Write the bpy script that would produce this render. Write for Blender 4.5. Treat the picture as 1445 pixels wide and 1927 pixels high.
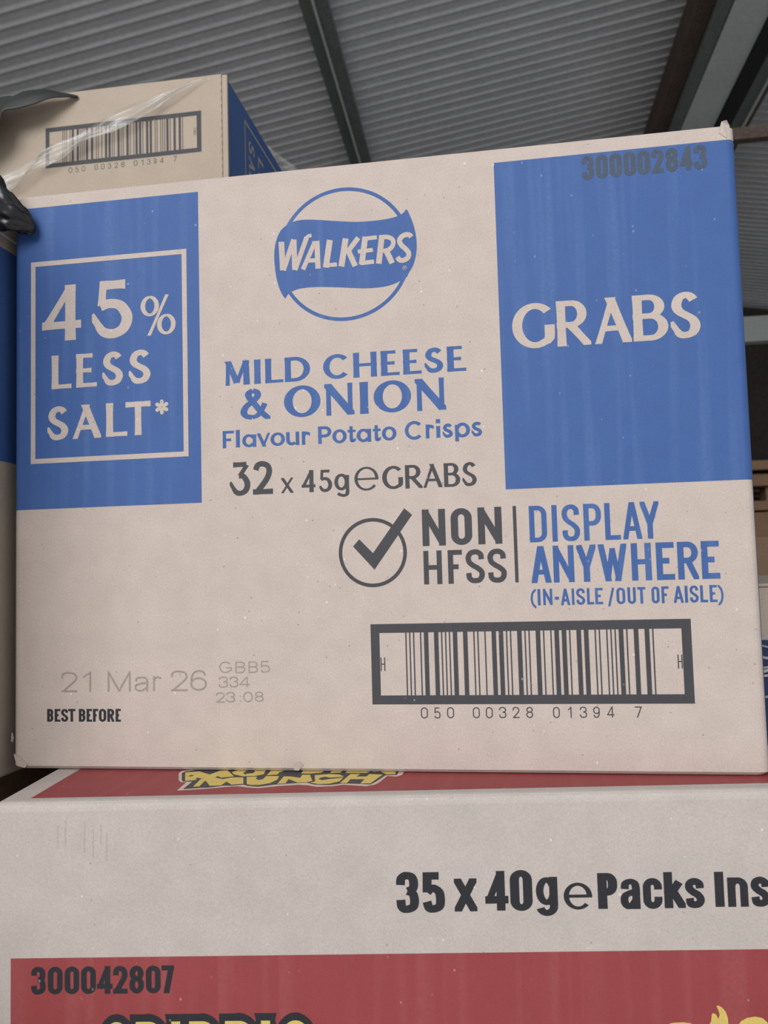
import bpy, bmesh, math, random
import numpy as np
from mathutils import Vector, Matrix
from mathutils.geometry import tessellate_polygon

for o in list(bpy.data.objects):
    bpy.data.objects.remove(o, do_unlink=True)
S = bpy.context.scene
COL = S.collection
random.seed(4)
R = math.radians

# ------------------------------------------------------------------ camera
cam_d = bpy.data.cameras.new('camera')
cam = bpy.data.objects.new('camera', cam_d)
COL.objects.link(cam)
cam_d.sensor_fit = 'VERTICAL'
cam_d.sensor_height = 36.0
cam_d.lens = 36.0 * 1600.0 / 1927.0
cam_d.clip_start = 0.01
cam_d.clip_end = 200
CAM = Vector((0.26691479, -0.41861715, 0.09833872))
cam.matrix_world = (Matrix.Translation(CAM) @ Matrix.Rotation(R(8.8884801), 4, 'Z') @ Matrix.Rotation(R(90 + 3.9487205), 4, 'X')
                    @ Matrix.Rotation(R(-1.55886923), 4, 'Z'))
S.camera = cam
cam_d.dof.use_dof = True
cam_d.dof.focus_distance = 0.44
cam_d.dof.aperture_fstop = 22.0

# ------------------------------------------------------------------ light
S.view_settings.view_transform = 'Standard'
S.view_settings.look = 'None'
S.view_settings.exposure = 0.0
S.view_settings.gamma = 1.0
S.view_settings.use_curve_mapping = False
world = bpy.data.worlds.new('overcast_sky')
S.world = world
world.use_nodes = True
wn = world.node_tree
bg = wn.nodes['Background']
bg.inputs['Color'].default_value = (0.93, 0.97, 1.0, 1)
bg.inputs['Strength'].default_value = 0.62

def area(name, loc, target, size, energy, color):
    d = bpy.data.lights.new(name, 'AREA')
    d.shape = 'RECTANGLE'
    d.size, d.size_y = size
    d.energy = energy
    d.color = color
    o = bpy.data.objects.new(name, d)
    COL.objects.link(o)
    o.location = loc
    o.rotation_euler = (Vector(target) - Vector(loc)).to_track_quat('-Z', 'Y').to_euler()
    return o
# daylight coming in through the wide loading opening in front of the stacks
area('loading_opening_daylight', (-0.9, -4.2, 2.2), (0.25, 0, 0.2), (3.2, 2.2), 211, (1.0, 0.975, 0.95))

# ------------------------------------------------------------------ materials
def mat(name, color, rough=0.8, noise=0.0, nscale=60, speck=0.0, stripes=0.0, bump=0.0, metal=0.0, stripe_col=None, spec=0.3, dark=None):
    m = bpy.data.materials.new(name)
    m.use_nodes = True
    nt = m.node_tree
    b = nt.nodes['Principled BSDF']
    b.inputs['Roughness'].default_value = rough
    b.inputs['Metallic'].default_value = metal
    b.inputs['Specular IOR Level'].default_value = spec
    tc = nt.nodes.new('ShaderNodeNewGeometry')
    pos = tc.outputs['Position']
    col = nt.nodes.new('ShaderNodeRGB')
    col.outputs[0].default_value = (*color, 1)
    cur = col.outputs[0]
    def mix(fac, a, c, mode='MIX'):
        x = nt.nodes.new('ShaderNodeMix')
        x.data_type = 'RGBA'
        x.blend_type = mode
        if isinstance(fac, float):
            x.inputs[0].default_value = fac
        else:
            nt.links.new(fac, x.inputs[0])
        nt.links.new(a, x.inputs[6])
        if isinstance(c, tuple):
            x.inputs[7].default_value = (*c, 1)
        else:
            nt.links.new(c, x.inputs[7])
        return x.outputs[2]
    def tex_noise(scale, detail=2, vec=None):
        n = nt.nodes.new('ShaderNodeTexNoise')
        n.inputs['Scale'].default_value = scale
        n.inputs['Detail'].default_value = detail
        nt.links.new(vec or pos, n.inputs['Vector'])
        return n.outputs['Fac']
    def ramp(fac, lo, hi, a=0.0, c=1.0):
        r = nt.nodes.new('ShaderNodeMapRange')
        r.inputs[1].default_value = lo
        r.inputs[2].default_value = hi
        r.inputs[3].default_value = a
        r.inputs[4].default_value = c
        nt.links.new(fac, r.inputs[0])
        return r.outputs[0]
    def scaled(v):
        mp = nt.nodes.new('ShaderNodeMapping')
        mp.inputs['Scale'].default_value = v
        nt.links.new(pos, mp.inputs['Vector'])
        return mp.outputs[0]
    if noise:
        f = tex_noise(nscale, 4)
        d = tuple(c * (1 - noise) for c in color)
        l = tuple(min(1, c * (1 + noise)) for c in color)
        cur = mix(ramp(f, 0.3, 0.7), mix(0.0, cur, d), l)
        x = nt.nodes[-1] if False else None
        f2 = tex_noise(1100 if nscale >= 40 else nscale * 12, 3)
        cur = mix(ramp(f2, 0.30, 0.70, noise * 2.4, 0.0), cur, tuple(c * 0.5 for c in color))
    if stripes:
        v = scaled((1.0, 0.05, 0.04))
        w = tex_noise(150, 1.5, v)
        g = tex_noise(500, 3)
        k = ramp(w, 0.50, 0.68, 0.0, stripes)
        mm = nt.nodes.new('ShaderNodeMath'); mm.operation = 'MULTIPLY'
        nt.links.new(k, mm.inputs[0]); nt.links.new(ramp(g, 0.2, 0.6, 0.3, 1.2), mm.inputs[1])
        cur = mix(mm.outputs[0], cur, stripe_col or tuple(min(1, c * 1.5 + 0.03) for c in color))
    if speck:
        vv = nt.nodes.new('ShaderNodeTexVoronoi')
        vv.inputs['Scale'].default_value = 210
        vv.inputs['Randomness'].default_value = 1.0
        nt.links.new(scaled((1.0, 1.0, 0.8)), vv.inputs['Vector'])
        r = ramp(vv.outputs['Distance'], 0.13, 0.05)
        sep = nt.nodes.new('ShaderNodeSeparateColor')
        nt.links.new(vv.outputs['Color'], sep.inputs[0])
        pick = ramp(sep.outputs[0], 0.80, 0.98)
        mm = nt.nodes.new('ShaderNodeMath'); mm.operation = 'MULTIPLY'
        nt.links.new(r, mm.inputs[0]); nt.links.new(pick, mm.inputs[1])
        m2 = nt.nodes.new('ShaderNodeMath'); m2.operation = 'MULTIPLY'
        nt.links.new(mm.outputs[0], m2.inputs[0]); m2.inputs[1].default_value = speck
        cur = mix(m2.outputs[0], cur, (0.85, 0.8, 0.74))
        if dark is not False:
            v3 = nt.nodes.new('ShaderNodeTexVoronoi')
            v3.inputs['Scale'].default_value = 190
            nt.links.new(pos, v3.inputs['Vector'])
            s3 = nt.nodes.new('ShaderNodeSeparateColor')
            nt.links.new(v3.outputs['Color'], s3.inputs[0])
            a = ramp(v3.outputs['Distance'], 0.09, 0.05); p = ramp(s3.outputs[1], 0.80, 0.98)
            m3 = nt.nodes.new('ShaderNodeMath'); m3.operation = 'MULTIPLY'
            nt.links.new(a, m3.inputs[0]); nt.links.new(p, m3.inputs[1])
            m4 = nt.nodes.new('ShaderNodeMath'); m4.operation = 'MULTIPLY'
            nt.links.new(m3.outputs[0], m4.inputs[0]); m4.inputs[1].default_value = 0.55
            cur = mix(m4.outputs[0], cur, (0.12, 0.09, 0.07))
    nt.links.new(cur, b.inputs['Base Color'])
    if bump:
        bp = nt.nodes.new('ShaderNodeBump')
        bp.inputs['Strength'].default_value = bump
        bp.inputs['Distance'].default_value = 0.001
        nt.links.new(tex_noise(420, 4), bp.inputs['Height'])
        nt.links.new(bp.outputs[0], b.inputs['Normal'])
    return m

KR = (0.50, 0.428, 0.39)
M = {}
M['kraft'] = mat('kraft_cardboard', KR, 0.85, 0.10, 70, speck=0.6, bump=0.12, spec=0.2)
M['kraft3'] = mat('greyer_kraft_cardboard', (0.475, 0.425, 0.398), 0.85, 0.10, 60, speck=0.6, bump=0.12, spec=0.2)
M['smudge'] = mat('faint_red_smudge', (0.455, 0.39, 0.365), 0.85, 0.1, 300)
M['kraft2'] = mat('darker_kraft_cardboard', (0.40, 0.335, 0.275), 0.85, 0.08, 40, speck=0.4, bump=0.1, spec=0.2)  # darker, warmer tone than the main kraft
M['blue'] = mat('blue_ink', (0.043, 0.103, 0.295), 0.62, 0.07, 90, speck=0.3, stripes=0.30, stripe_col=(0.09, 0.17, 0.37), bump=0.06, dark=False)
M['dense'] = mat('dense_black_ink', (0.022, 0.023, 0.029), 0.6, 0.12, 110, speck=0.25, spec=0.3, dark=False)
M['black'] = mat('black_ink', (0.050, 0.050, 0.058), 0.6, 0.12, 110, speck=0.35, spec=0.3, dark=False)
M['grey'] = mat('thin_black_overprint', (0.055, 0.075, 0.115), 0.6, 0.15, 200, speck=0.2, dark=False)
M['jet'] = mat('grey_ink_jet', (0.31, 0.265, 0.235), 0.8, 0.2, 500, dark=False)
M['red'] = mat('red_ink', (0.275, 0.050, 0.054), 0.6, 0.07, 60, speck=0.3, stripes=0.25, stripe_col=(0.34, 0.10, 0.10), dark=False)
M['yellow'] = mat('yellow_ink', (0.60, 0.46, 0.13), 0.6, 0.08, 120)
M['white'] = mat('pale_ink', (0.58, 0.46, 0.40), 0.6, 0.05, 120)
M['roof'] = mat('weathered_fibre_sheet', (0.67, 0.68, 0.71), 0.75, 0.12, 3.0, spec=0.25)
M['steel'] = mat('grey_steel', (0.17, 0.19, 0.182), 0.55, 0.25, 6, spec=0.4)
M['rusty'] = mat('rusty_brown_steel', (0.12, 0.085, 0.07), 0.7, 0.35, 8)
M['galv'] = mat('galvanised_sheet', (0.60, 0.65, 0.635), 0.5, 0.10, 4, spec=0.4)
M['floor'] = mat('concrete', (0.50, 0.49, 0.475), 0.9, 0.12, 3)
M['wood'] = mat('pallet_wood', (0.16, 0.095, 0.055), 0.8, 0.2, 20)
M['wall'] = mat('dark_block_wall', (0.05, 0.042, 0.038), 0.9, 0.2, 2)
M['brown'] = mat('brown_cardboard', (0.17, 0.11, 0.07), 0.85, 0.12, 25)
M['film_black'] = mat('black_plastic_film', (0.008, 0.008, 0.010), 0.28, 0.2, 60, spec=0.5)
M['film_dull'] = mat('dull_black_plastic_film', (0.022, 0.026, 0.024), 0.5, 0.2, 40, spec=0.4)
M['navy'] = mat('navy_ink', (0.018, 0.03, 0.09), 0.5, 0.1, 60)
def film_mat(name='clear_stretch_film', lo=0.14, hi=0.42):
    m = bpy.data.materials.new(name)
    m.use_nodes = True
    nt = m.node_tree
    b = nt.nodes['Principled BSDF']
    b.inputs['Base Color'].default_value = (0.80, 0.80, 0.78, 1)
    b.inputs['Roughness'].default_value = 0.12
    b.inputs['Specular IOR Level'].default_value = 0.9
    tr = nt.nodes.new('ShaderNodeBsdfTransparent')
    tr.inputs[0].default_value = (0.93, 0.93, 0.93, 1)
    g = nt.nodes.new('ShaderNodeNewGeometry')
    n = nt.nodes.new('ShaderNodeTexNoise')
    n.inputs['Scale'].default_value = 60
    n.inputs['Detail'].default_value = 4
    nt.links.new(g.outputs['Position'], n.inputs['Vector'])
    r = nt.nodes.new('ShaderNodeMapRange')
    r.inputs[1].default_value, r.inputs[2].default_value, r.inputs[3].default_value, r.inputs[4].default_value = 0.35, 0.75, lo, hi
    nt.links.new(n.outputs['Fac'], r.inputs[0])
    mx = nt.nodes.new('ShaderNodeMixShader')
    nt.links.new(r.outputs[0], mx.inputs[0])
    nt.links.new(tr.outputs[0], mx.inputs[1])
    nt.links.new(b.outputs[0], mx.inputs[2])
    nt.links.new(mx.outputs[0], nt.nodes['Material Output'].inputs['Surface'])
    return m
M['film'] = film_mat()
M['film_thin'] = film_mat('thin_clear_film', 0.03, 0.12)

# ------------------------------------------------------------------ helpers
def link_mesh(name, verts, faces, m, parent=None, smooth=False):
    me = bpy.data.meshes.new(name)
    me.from_pydata([tuple(v) for v in verts], [], faces)
    me.materials.append(m)
    if smooth:
        for p in me.polygons:
            p.use_smooth = True
    o = bpy.data.objects.new(name, me)
    COL.objects.link(o)
    if parent:
        o.parent = parent
    return o
def link_bm(name, bm, m, parent=None, smooth=False):
    me = bpy.data.meshes.new(name)
    bmesh.ops.recalc_face_normals(bm, faces=bm.faces)
    bm.to_mesh(me); bm.free()
    me.materials.append(m)
    for p in me.polygons:
        p.use_smooth = smooth
    o = bpy.data.objects.new(name, me)
    COL.objects.link(o)
    if parent:
        o.parent = parent
    return o
def thing(name, label, cat, loc=(0, 0, 0), rz=0.0, group=None):
    o = bpy.data.objects.new(name, None)
    o.empty_display_size = 0.05
    COL.objects.link(o)
    o.location = loc
    o.rotation_euler = (0, 0, rz)
    o['label'] = label; o['category'] = cat
    if group: o['group'] = group
    return o
def tag(o, label, cat, group=None):
    o['label'] = label; o['category'] = cat
    if group: o['group'] = group
    return o
def structure(o, label=None):
    o['kind'] = 'structure'
    if label: o['label'] = label
    return o
def add_box(bm, x0, x1, y0, y1, z0, z1, bev=0.0, seg=3):
    r = bmesh.ops.create_cube(bm, size=1.0, matrix=Matrix.Translation(((x0 + x1) / 2, (y0 + y1) / 2, (z0 + z1) / 2)) @ Matrix.Diagonal((x1 - x0, y1 - y0, z1 - z0, 1)))
    if bev:
        es = list({e for v in r['verts'] for e in v.link_edges})
        bmesh.ops.bevel(bm, geom=es, offset=bev, segments=seg, profile=0.5, affect='EDGES')
def box(name, dims, m, parent=None, bev=0.0, seg=3):
    bm = bmesh.new()
    add_box(bm, *dims, bev, seg)
    return link_bm(name, bm, m, parent)

# a face to print on: local (u, v) millimetres -> metres on the carton's own face, d = height of the ink above the board
class Face:
    def __init__(self, org, u, v, n):
        self.o, self.u, self.v, self.n = Vector(org), Vector(u), Vector(v), Vector(n)
        self.k = 0
    def pt(self, x, y, d):
        return self.o + self.u * (x * 0.001) + self.v * (y * 0.001) + self.n * d
class Ink:
    def __init__(self, face, d):
        self.f, self.d, self.v, self.p, self.k = face, d, [], [], 0
    def poly(self, pts):
        if len(pts) < 3: return
        a = sum(pts[i - 1][0] * pts[i][1] - pts[i][0] * pts[i - 1][1] for i in range(len(pts)))
        if abs(a) < 1e-7: return
        if a < 0: pts = pts[::-1]
        b = len(self.v)
        d = self.d + self.k * 1.2e-6
        self.v += [self.f.pt(x, y, d) for x, y in pts]
        self.p.append(tuple(range(b, b + len(pts))))
    def shape(self, pts):
        tri = tessellate_polygon([[Vector((x, y, 0)) for x, y in pts]])
        for t in tri:
            self.poly([pts[i] for i in t])
        self.k += 1
    def rect(self, x0, x1, y0, y1):
        self.poly([(x0, y0), (x1, y0), (x1, y1), (x0, y1)]); self.k += 1
    def ring(self, cx, cy, r0, r1, n=96, a0=0, a1=360):
        for i in range(n):
            a, b = R(a0 + (a1 - a0) * i / n), R(a0 + (a1 - a0) * (i + 1) / n)
            self.poly([(cx + r0 * math.cos(a), cy + r0 * math.sin(a)), (cx + r1 * math.cos(a), cy + r1 * math.sin(a)),
                       (cx + r1 * math.cos(b), cy + r1 * math.sin(b)), (cx + r0 * math.cos(b), cy + r0 * math.sin(b))])
        self.k += 1
    def build(self, name, m, parent):
        return link_mesh(name, self.v, self.p, m, parent)

# ------------------------------------------------------------------ lettering: every glyph is a set of pen strokes in its own unit box
def arc(cx, cy, rx, ry, a0, a1, n=None, e=2.0):
    n = n or max(4, int(abs(a1 - a0) / 7))
    out = []
    for i in range(n + 1):
        t = R(a0 + (a1 - a0) * i / n)
        c, s = math.cos(t), math.sin(t)
        out.append((cx + rx * math.copysign(abs(c) ** (2 / e), c), cy + ry * math.copysign(abs(s) ** (2 / e), s)))
    return out
def crv(*P, k=7):
    P = [np.array(p, float) for p in P]
    P = [2 * P[0] - P[1]] + P + [2 * P[-1] - P[-2]]
    o = []
    for i in range(1, len(P) - 2):
        a, b, c, d = P[i - 1:i + 3]
        for j in range(k):
            t = j / k
            o.append(tuple(.5 * ((2 * b) + (-a + c) * t + (2 * a - 5 * b + 4 * c - d) * t * t + (-a + 3 * b - 3 * c + d) * t ** 3)))
    o.append(tuple(P[-2]))
    return o
def oval(e=2.0): return ('c', arc(.5, .5, .5, .5, 90, 450, 56, e)[:-1], 1)
def ln(*p): return ('o', list(p), 1)
def cv(p, w=1.0): return ('o', p, w)

def flare(ch, a):
    # humanist flared sans: a = width / height of the pen box
    if ch == 'I' or ch == 'l': return [ln((.5, 0), (.5, 1))]
    if ch == 'L': return [ln((0, 0), (0, 1)), ln((0, 0), (1, 0))]
    if ch == 'E': return [ln((0, 0), (0, 1)), ln((0, 0), (1, 0)), ln((0, .5), (.88, .5)), ln((0, 1), (.97, 1))]
    if ch == 'F': return [ln((0, 0), (0, 1)), ln((0, .47), (.85, .47)), ln((0, 1), (1, 1))]
    if ch == 'T': return [ln((.5, 0), (.5, 1)), ln((0, 1), (1, 1))]
    if ch == 'H': return [ln((0, 0), (0, 1)), ln((1, 0), (1, 1)), ln((0, .5), (1, .5))]
    if ch == 'A': return [('o', [(0, 0), (.50, 1)], .68), ('o', [(.47, 1), (1, 0)], 1.0), ln((.2, .30), (.8, .30))]
    if ch == 'M': return [('o', [(0.02, 0), (0.05, 1)], .68), ('o', [(.08, 1), (.5, 0.02)], 1.05), ('o', [(.5, 0.02), (.92, 1)], .7), ('o', [(.97, 1), (1, 0)], 1.05)]
    if ch == 'N': return [('o', [(0, 0), (0, 1)], .62), ('o', [(.02, 1), (.98, 0)], 1.1), ('o', [(1, 0), (1, 1)], .62)]
    if ch == 'O' or ch == 'o': return [oval()]
    if ch == 'C': return [cv(arc(.53, .5, .53, .5, 42, 318))]
    if ch == 'G': return [cv(arc(.55, .5, .55, .5, 44, 300) + [(.92, .095), (.99, .17), (1, .26), (1, .50)])]
    if ch == 'D': return [ln((0, 0), (0, 1)), cv([(0, 1)] + [(.35, 1)] + arc(.38, .5, .62, .5, 88, -88) + [(.35, 0), (0, 0)])]
    if ch == 'P': return [ln((0, 0), (0, 1)), cv([(0, 1), (.45, 1)] + arc(.5, .715, .5, .285, 85, -85) + [(.45, .43), (0, .43)])]
    if ch == 'R': return [ln((0, 0), (0, 1)), cv([(0, 1), (.38, 1)] + arc(.42, .73, .44, .27, 85, -85) + [(.38, .46), (0, .46)]), ('o', [(.36, .47), (1.0, 0)], 1.05)]
    if ch == 'B': return [ln((0, 0), (0, 1)), cv([(0, 1), (.42, 1)] + arc(.46, .77, .42, .23, 85, -85) + [(.42, .54), (0, .54)]),
                          cv([(0, .54), (.46, .54)] + arc(.5, .27, .5, .27, 85, -85) + [(.46, 0), (0, 0)])]
    if ch == 'S' or ch == 's': return [('t', crv((.93, .87), (.76, .97), (.5, 1.0), (.21, .93), (.07, .75), (.2, .60), (.5, .50), (.83, .39), (.97, .23), (.82, .06), (.46, 0), (.18, .035), (.0, .16)), 1.0)]
    if ch == '&': return [cv(crv((1.02, -.03), (.72, .22), (.42, .56), (.24, .76), (.22, .90), (.40, 1.0)), 1.0), cv(crv((.40, 1.0), (.58, .93), (.60, .78), (.42, .61), (.12, .42), (.0, .2), (.12, .05), (.36, 0)), 1.0), cv(crv((.36, 0), (.60, .07), (.78, .27), (.92, .50)), .85)]
    if ch == '4': return [('o', [(.80, 0), (.80, 1)], 1.15), ('o', [(.76, 1), (.02, .27)], .8), ln((0, .245), (1, .245))]
    if ch == '5': return [ln((.2, 1), (.95, 1)), ('o', [(.2, 1), (.15, .58)], .72), ('t', crv((.11, .57), (.42, .62), (.78, .56), (1, .33), (.88, .10), (.55, 0), (.2, .05), (-.02, .24)), 1)]
    if ch == '3': return [ln((.05, 1), (.95, 1)), ('o', [(.98, .98), (.50, .60)], .8), ('t', crv((.44, .60), (.75, .58), (1, .34), (.88, .09), (.52, 0), (.22, .05), (.0, .23)), 1)]
    if ch == '2': return [cv(crv((.02, .78), (.16, .95), (.48, 1.0), (.85, .92), (.96, .72), (.80, .47), (.45, .22), (.1, .0))), ln((0, 0), (1, 0))]
    if ch == 'x': return [('o', [(0, 1), (1, 0)], 1.0), ('o', [(0, 0), (1, 1)], .7)]
    if ch == 'v': return [('o', [(0, 1), (.52, 0)], 1.0), ('o', [(.5, 0), (1, 1)], .68)]
    if ch == 'a': return [cv(arc(.47, .47, .47, .47, 30, 330)), ln((1, 0), (1, .98)), cv([(.75, .93), (1, .93)], .8)]
    if ch == 'u': return [cv([(0, 1)] + [(0, .42)] + arc(.42, .36, .42, .36, 185, 320)), ln((1, 0), (1, 1))]
    if ch == 'r': return [ln((.12, 0), (.12, 1)), cv(crv((.12, .62), (.3, .90), (.6, .98), (1.0, .92)))]
    if ch == 't': return [('o', [(.4, 1), (.4, .18)], 1), cv(crv((.4, .2), (.48, .02), (.75, .0), (1, .05))), cv([(0, .74), (1.0, .74)])]
    if ch == 'i': return [ln((.5, 0), (.5, .66)), cv([(.5, .86), (.5, 1.0)], 1.1)]
    if ch == 'p': return [ln((0, 0), (0, .97)), cv(arc(.5, .62, .5, .38, 155, -155))]
    if ch == 'g': return [cv(arc(.46, .66, .46, .34, 90, 450, 50)), ('o', [(1, .99), (1, .22)], .9), cv(crv((1, .24), (.92, .05), (.55, 0), (.12, .1)))]
    if ch == 'e': return [cv([(0.03, .49), (1, .49)], 1), cv(arc(.5, .5, .5, .5, 0, 322))]
    if ch == '%': return [cv(arc(.23, .76, .23, .24, 90, 450, 40)), cv(arc(.77, .24, .23, .24, 90, 450, 40)), ('o', [(.22, 0), (.78, 1)], .75)]
    if ch == '*': return [cv([(.5, .5), (.5 + .5 * math.cos(R(t)), .5 + .5 * math.sin(R(t)))], 1) for t in (90, 150, 210, 270, 330, 30)]
    return []
def gothic(ch, a):
    # straight sided condensed sans; corner radius follows the pen box so that ends are round
    ry = min(.5, .5 * a)
    def top(x0=0., x1=1., y=1.): return arc((x0 + x1) / 2, y - ry * (x1 - x0), (x1 - x0) / 2, ry * (x1 - x0), 180, 0)
    if ch in 'Il': return [ln((.5, 0), (.5, 1))]
    if ch in '0O': return [('c', arc(.5, 1 - ry, .5, ry, 0, 180)[:] + arc(.5, ry, .5, ry, 180, 360), 1)]
    if ch == 'U': return [cv([(0, 1.0)] + arc(.5, ry, .5, ry, 180, 360) + [(1, 1.0)])]
    if ch == 'D': return [ln((0, 0), (0, 1)), cv([(0, 1), (.45, 1)] + arc(.45, 1 - .55 * a, .55, .55 * a, 85, 0) + arc(.45, .55 * a, .55, .55 * a, 0, -85) + [(.45, 0), (0, 0)])]
    if ch == 'N': return [ln((0, 0), (0, 1)), ln((0, 1), (1, 0)), ln((1, 0), (1, 1))]
    if ch == 'M': return [ln((0, 0), (0, 1)), ln((0, 1), (.5, 0)), ln((.5, 0), (1, 1)), ln((1, 0), (1, 1))]
    if ch == 'H': return [ln((0, 0), (0, 1)), ln((1, 0), (1, 1)), ln((0, .5), (1, .5))]
    if ch == 'E': return [ln((0, 0), (0, 1)), ln((0, 0), (1, 0)), ln((0, .51), (.85, .51)), ln((0, 1), (1, 1))]
    if ch == 'F': return [ln((0, 0), (0, 1)), ln((0, .5), (.88, .5)), ln((0, 1), (1, 1))]
    if ch == 'L': return [ln((0, 0), (0, 1)), ln((0, 0), (1, 0))]
    if ch == 'T': return [ln((.5, 0), (.5, 1)), ln((0, 1), (1, 1))]
    if ch == 'Y': return [ln((.5, 0), (.5, .42)), ln((0, 1), (.5, .38)), ln((1, 1), (.5, .38))]
    if ch == 'A': return [('o', [(0, 0), (.46, 1)], .95), ('o', [(.54, 1), (1, 0)], .95), ln((.2, .26), (.8, .26))]
    if ch == 'W': return [('o', [(0, 1), (.27, 0)], .95), ('o', [(.27, 0), (.5, .95)], .8), ('o', [(.5, .95), (.73, 0)], .8), ('o', [(.73, 0), (1, 1)], .95)]
    if ch == 'P':
        h = min(.26, .5 * a + .04)
        return [ln((0, 0), (0, 1)), cv([(0, 1), (.5, 1)] + arc(.5, 1 - h, .5, h, 85, 0) + arc(.5, .46 + h, .5, h, 0, -85) + [(.5, .46), (0, .46)])]
    if ch == 'R':
        return [ln((0, 0), (0, 1)), cv([(0, 1), (.5, 1)] + arc(.5, .75, .5, .25, 85, -85) + [(.5, .5), (0, .5)]), ('o', [(.5, .5), (1, 0)], .95)]
    if ch == 'B':
        return [ln((0, 0), (0, 1)), cv([(0, 1), (.5, 1)] + arc(.5, .765, .46, .235, 85, -85) + [(.5, .53), (0, .53)]), cv([(.5, .53)] + arc(.5, .265, .5, .265, 85, -85) + [(.5, 0), (0, 0)])]
    if ch == 'S':
        return [cv(crv((.97, .74), (.93, .90), (.72, .985), (.5, 1), (.2, .96), (.02, .82), (.08, .65), (.35, .53), (.7, .43), (.97, .30), (.97, .14), (.78, .025), (.5, 0), (.24, .02), (.06, .11), (.02, .27)))]
    if ch == 'G': return [cv(arc(.5, .5, .5, .5, 40, 325)), cv([(.55, .45), (1, .45)]), cv([(1, .45), (1, .12)])]
    if ch == '(': return [cv(crv((1, 1), (.3, .82), (0, .5), (.3, .18), (1, 0)))]
    if ch == ')': return [cv(crv((0, 1), (.7, .82), (1, .5), (.7, .18), (0, 0)))]
    if ch == '-': return [ln((0, .5), (1, .5))]
    if ch == '/': return [ln((0, 0), (1, 1))]
    if ch == ':': return [cv([(.5, .0), (.5, .12)]), cv([(.5, .7), (.5, .82)])]
    if ch == '1': return [ln((1, 0), (1, 1)), ('o', [(1, .97), (0, .78)], .8)]
    if ch == '2': return [cv(crv((.0, .70), (.03, .88), (.22, .985), (.5, 1), (.85, .94), (1, .76), (.92, .58), (.5, .28), (.08, 0))), ln((0, 0), (1, 0))]
    if ch == '3': return [cv(crv((0, .72), (.04, .90), (.28, .99), (.5, 1), (.84, .95), (.97, .78), (.88, .60), (.5, .535))), cv(crv((.5, .535), (.88, .46), (1, .26), (.9, .07), (.5, 0), (.2, .01), (.03, .10), (0, .28)))]
    if ch == '4': return [ln((.78, 0), (.78, 1)), ('o', [(.72, 1), (.02, .25)], .8), ln((0, .22), (1, .22))]
    if ch == '5': return [ln((.08, 1), (.92, 1)), ('o', [(.06, 1), (.03, .5)], 1), cv(crv((.03, .50), (.3, .61), (.6, .61), (.92, .5), (1, .3), (.92, .08), (.5, 0), (.15, .03), (0, .22)))]
    if ch == '6': return [cv(arc(.5, .31, .5, .31, 90, 450, 48)), cv(crv((.0, .34), (.04, .66), (.2, .92), (.52, 1), (.82, .94), (.95, .77)))]
    if ch == '7': return [ln((0, 1), (1, 1)), ('o', [(.98, 1), (.34, 0)], 1)]
    if ch == '8': return [('c', arc(.5, .77, .46, .23, 90, 450, 40)[:-1], 1), ('c', arc(.5, .27, .5, .27, 90, 450, 40)[:-1], 1)]
    if ch == '9': return [cv(arc(.5, .69, .5, .31, 90, 450, 48)), cv(crv((1, .66), (.96, .34), (.8, .08), (.48, 0), (.18, .06), (.05, .23)))]
    if ch == 'x': return [ln((0, 1), (1, 0)), ln((0, 0), (1, 1))]
    if ch == 'a': return [cv(crv((.05, .70), (.12, .92), (.5, 1), (.85, .93), (.95, .72), (.95, .4), (.95, .0))), cv(crv((.95, .60), (.5, .54), (.08, .42), (.0, .2), (.2, .02), (.55, .02), (.95, .26)))]
    if ch == 'c': return [cv([(1, .66)] + arc(.5, 1 - ry, .5, ry, 0, 180) + arc(.5, ry, .5, ry, 180, 360) + [(1, .36)])]
    if ch == 's': return [cv(crv((.95, .70), (.9, .90), (.5, 1), (.1, .92), (.04, .72), (.35, .55), (.75, .42), (.98, .24), (.86, .06), (.5, 0), (.12, .05), (.04, .28)))]
    if ch == 'k': return [ln((0, 0), (0, 1)), ln((.1, .32), (.9, .78)), ('o', [(.35, .48), (1, 0)], 1)]
    if ch == 'n': return [ln((0, 0), (0, 1)), cv([(0, .75)] + arc(.5, 1 - ry, .5, ry, 150, 0) + [(1, .5), (1, 0)])]
    if ch == 'r': return [ln((0.05, 0), (0.05, 1)), cv(crv((.05, .66), (.3, .92), (.65, 1), (1, .94)))]
    if ch == 'g': return [('c', arc(.5, .66, .5, .34, 90, 450, 44)[:-1], .9), cv([(1, 1), (1, .2)] + arc(.5, .2, .5, .2, 0, -165))]
    if ch == 'e': return [cv([(0.03, .5), (1, .5)], 1), cv(arc(.5, .5, .5, .5, 0, 318))]
    if ch == 'd': return [ln((1, 0), (1, 1)), ('c', arc(.5, .36, .5, .36, 90, 450, 44)[:-1], 1)]
    if ch == 'i': return [ln((.5, 0), (.5, .74)), cv([(.5, .92), (.5, 1)])]
    return []
def clip(poly, W, H):
    for ax, lim, sg in ((0, 0, 1), (0, W, -1), (1, 0, 1), (1, H, -1)):
        out = []
        for i in range(len(poly)):
            p, q = poly[i - 1], poly[i]
            ip, iq = (p[ax] - lim) * sg >= -1e-9, (q[ax] - lim) * sg >= -1e-9
            if ip != iq:
                t = (lim - p[ax]) / (q[ax] - p[ax])
                out.append((p[0] + t * (q[0] - p[0]), p[1] + t * (q[1] - p[1])))
            if iq: out.append(q)
        poly = out
        if not poly: break
    return poly
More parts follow.
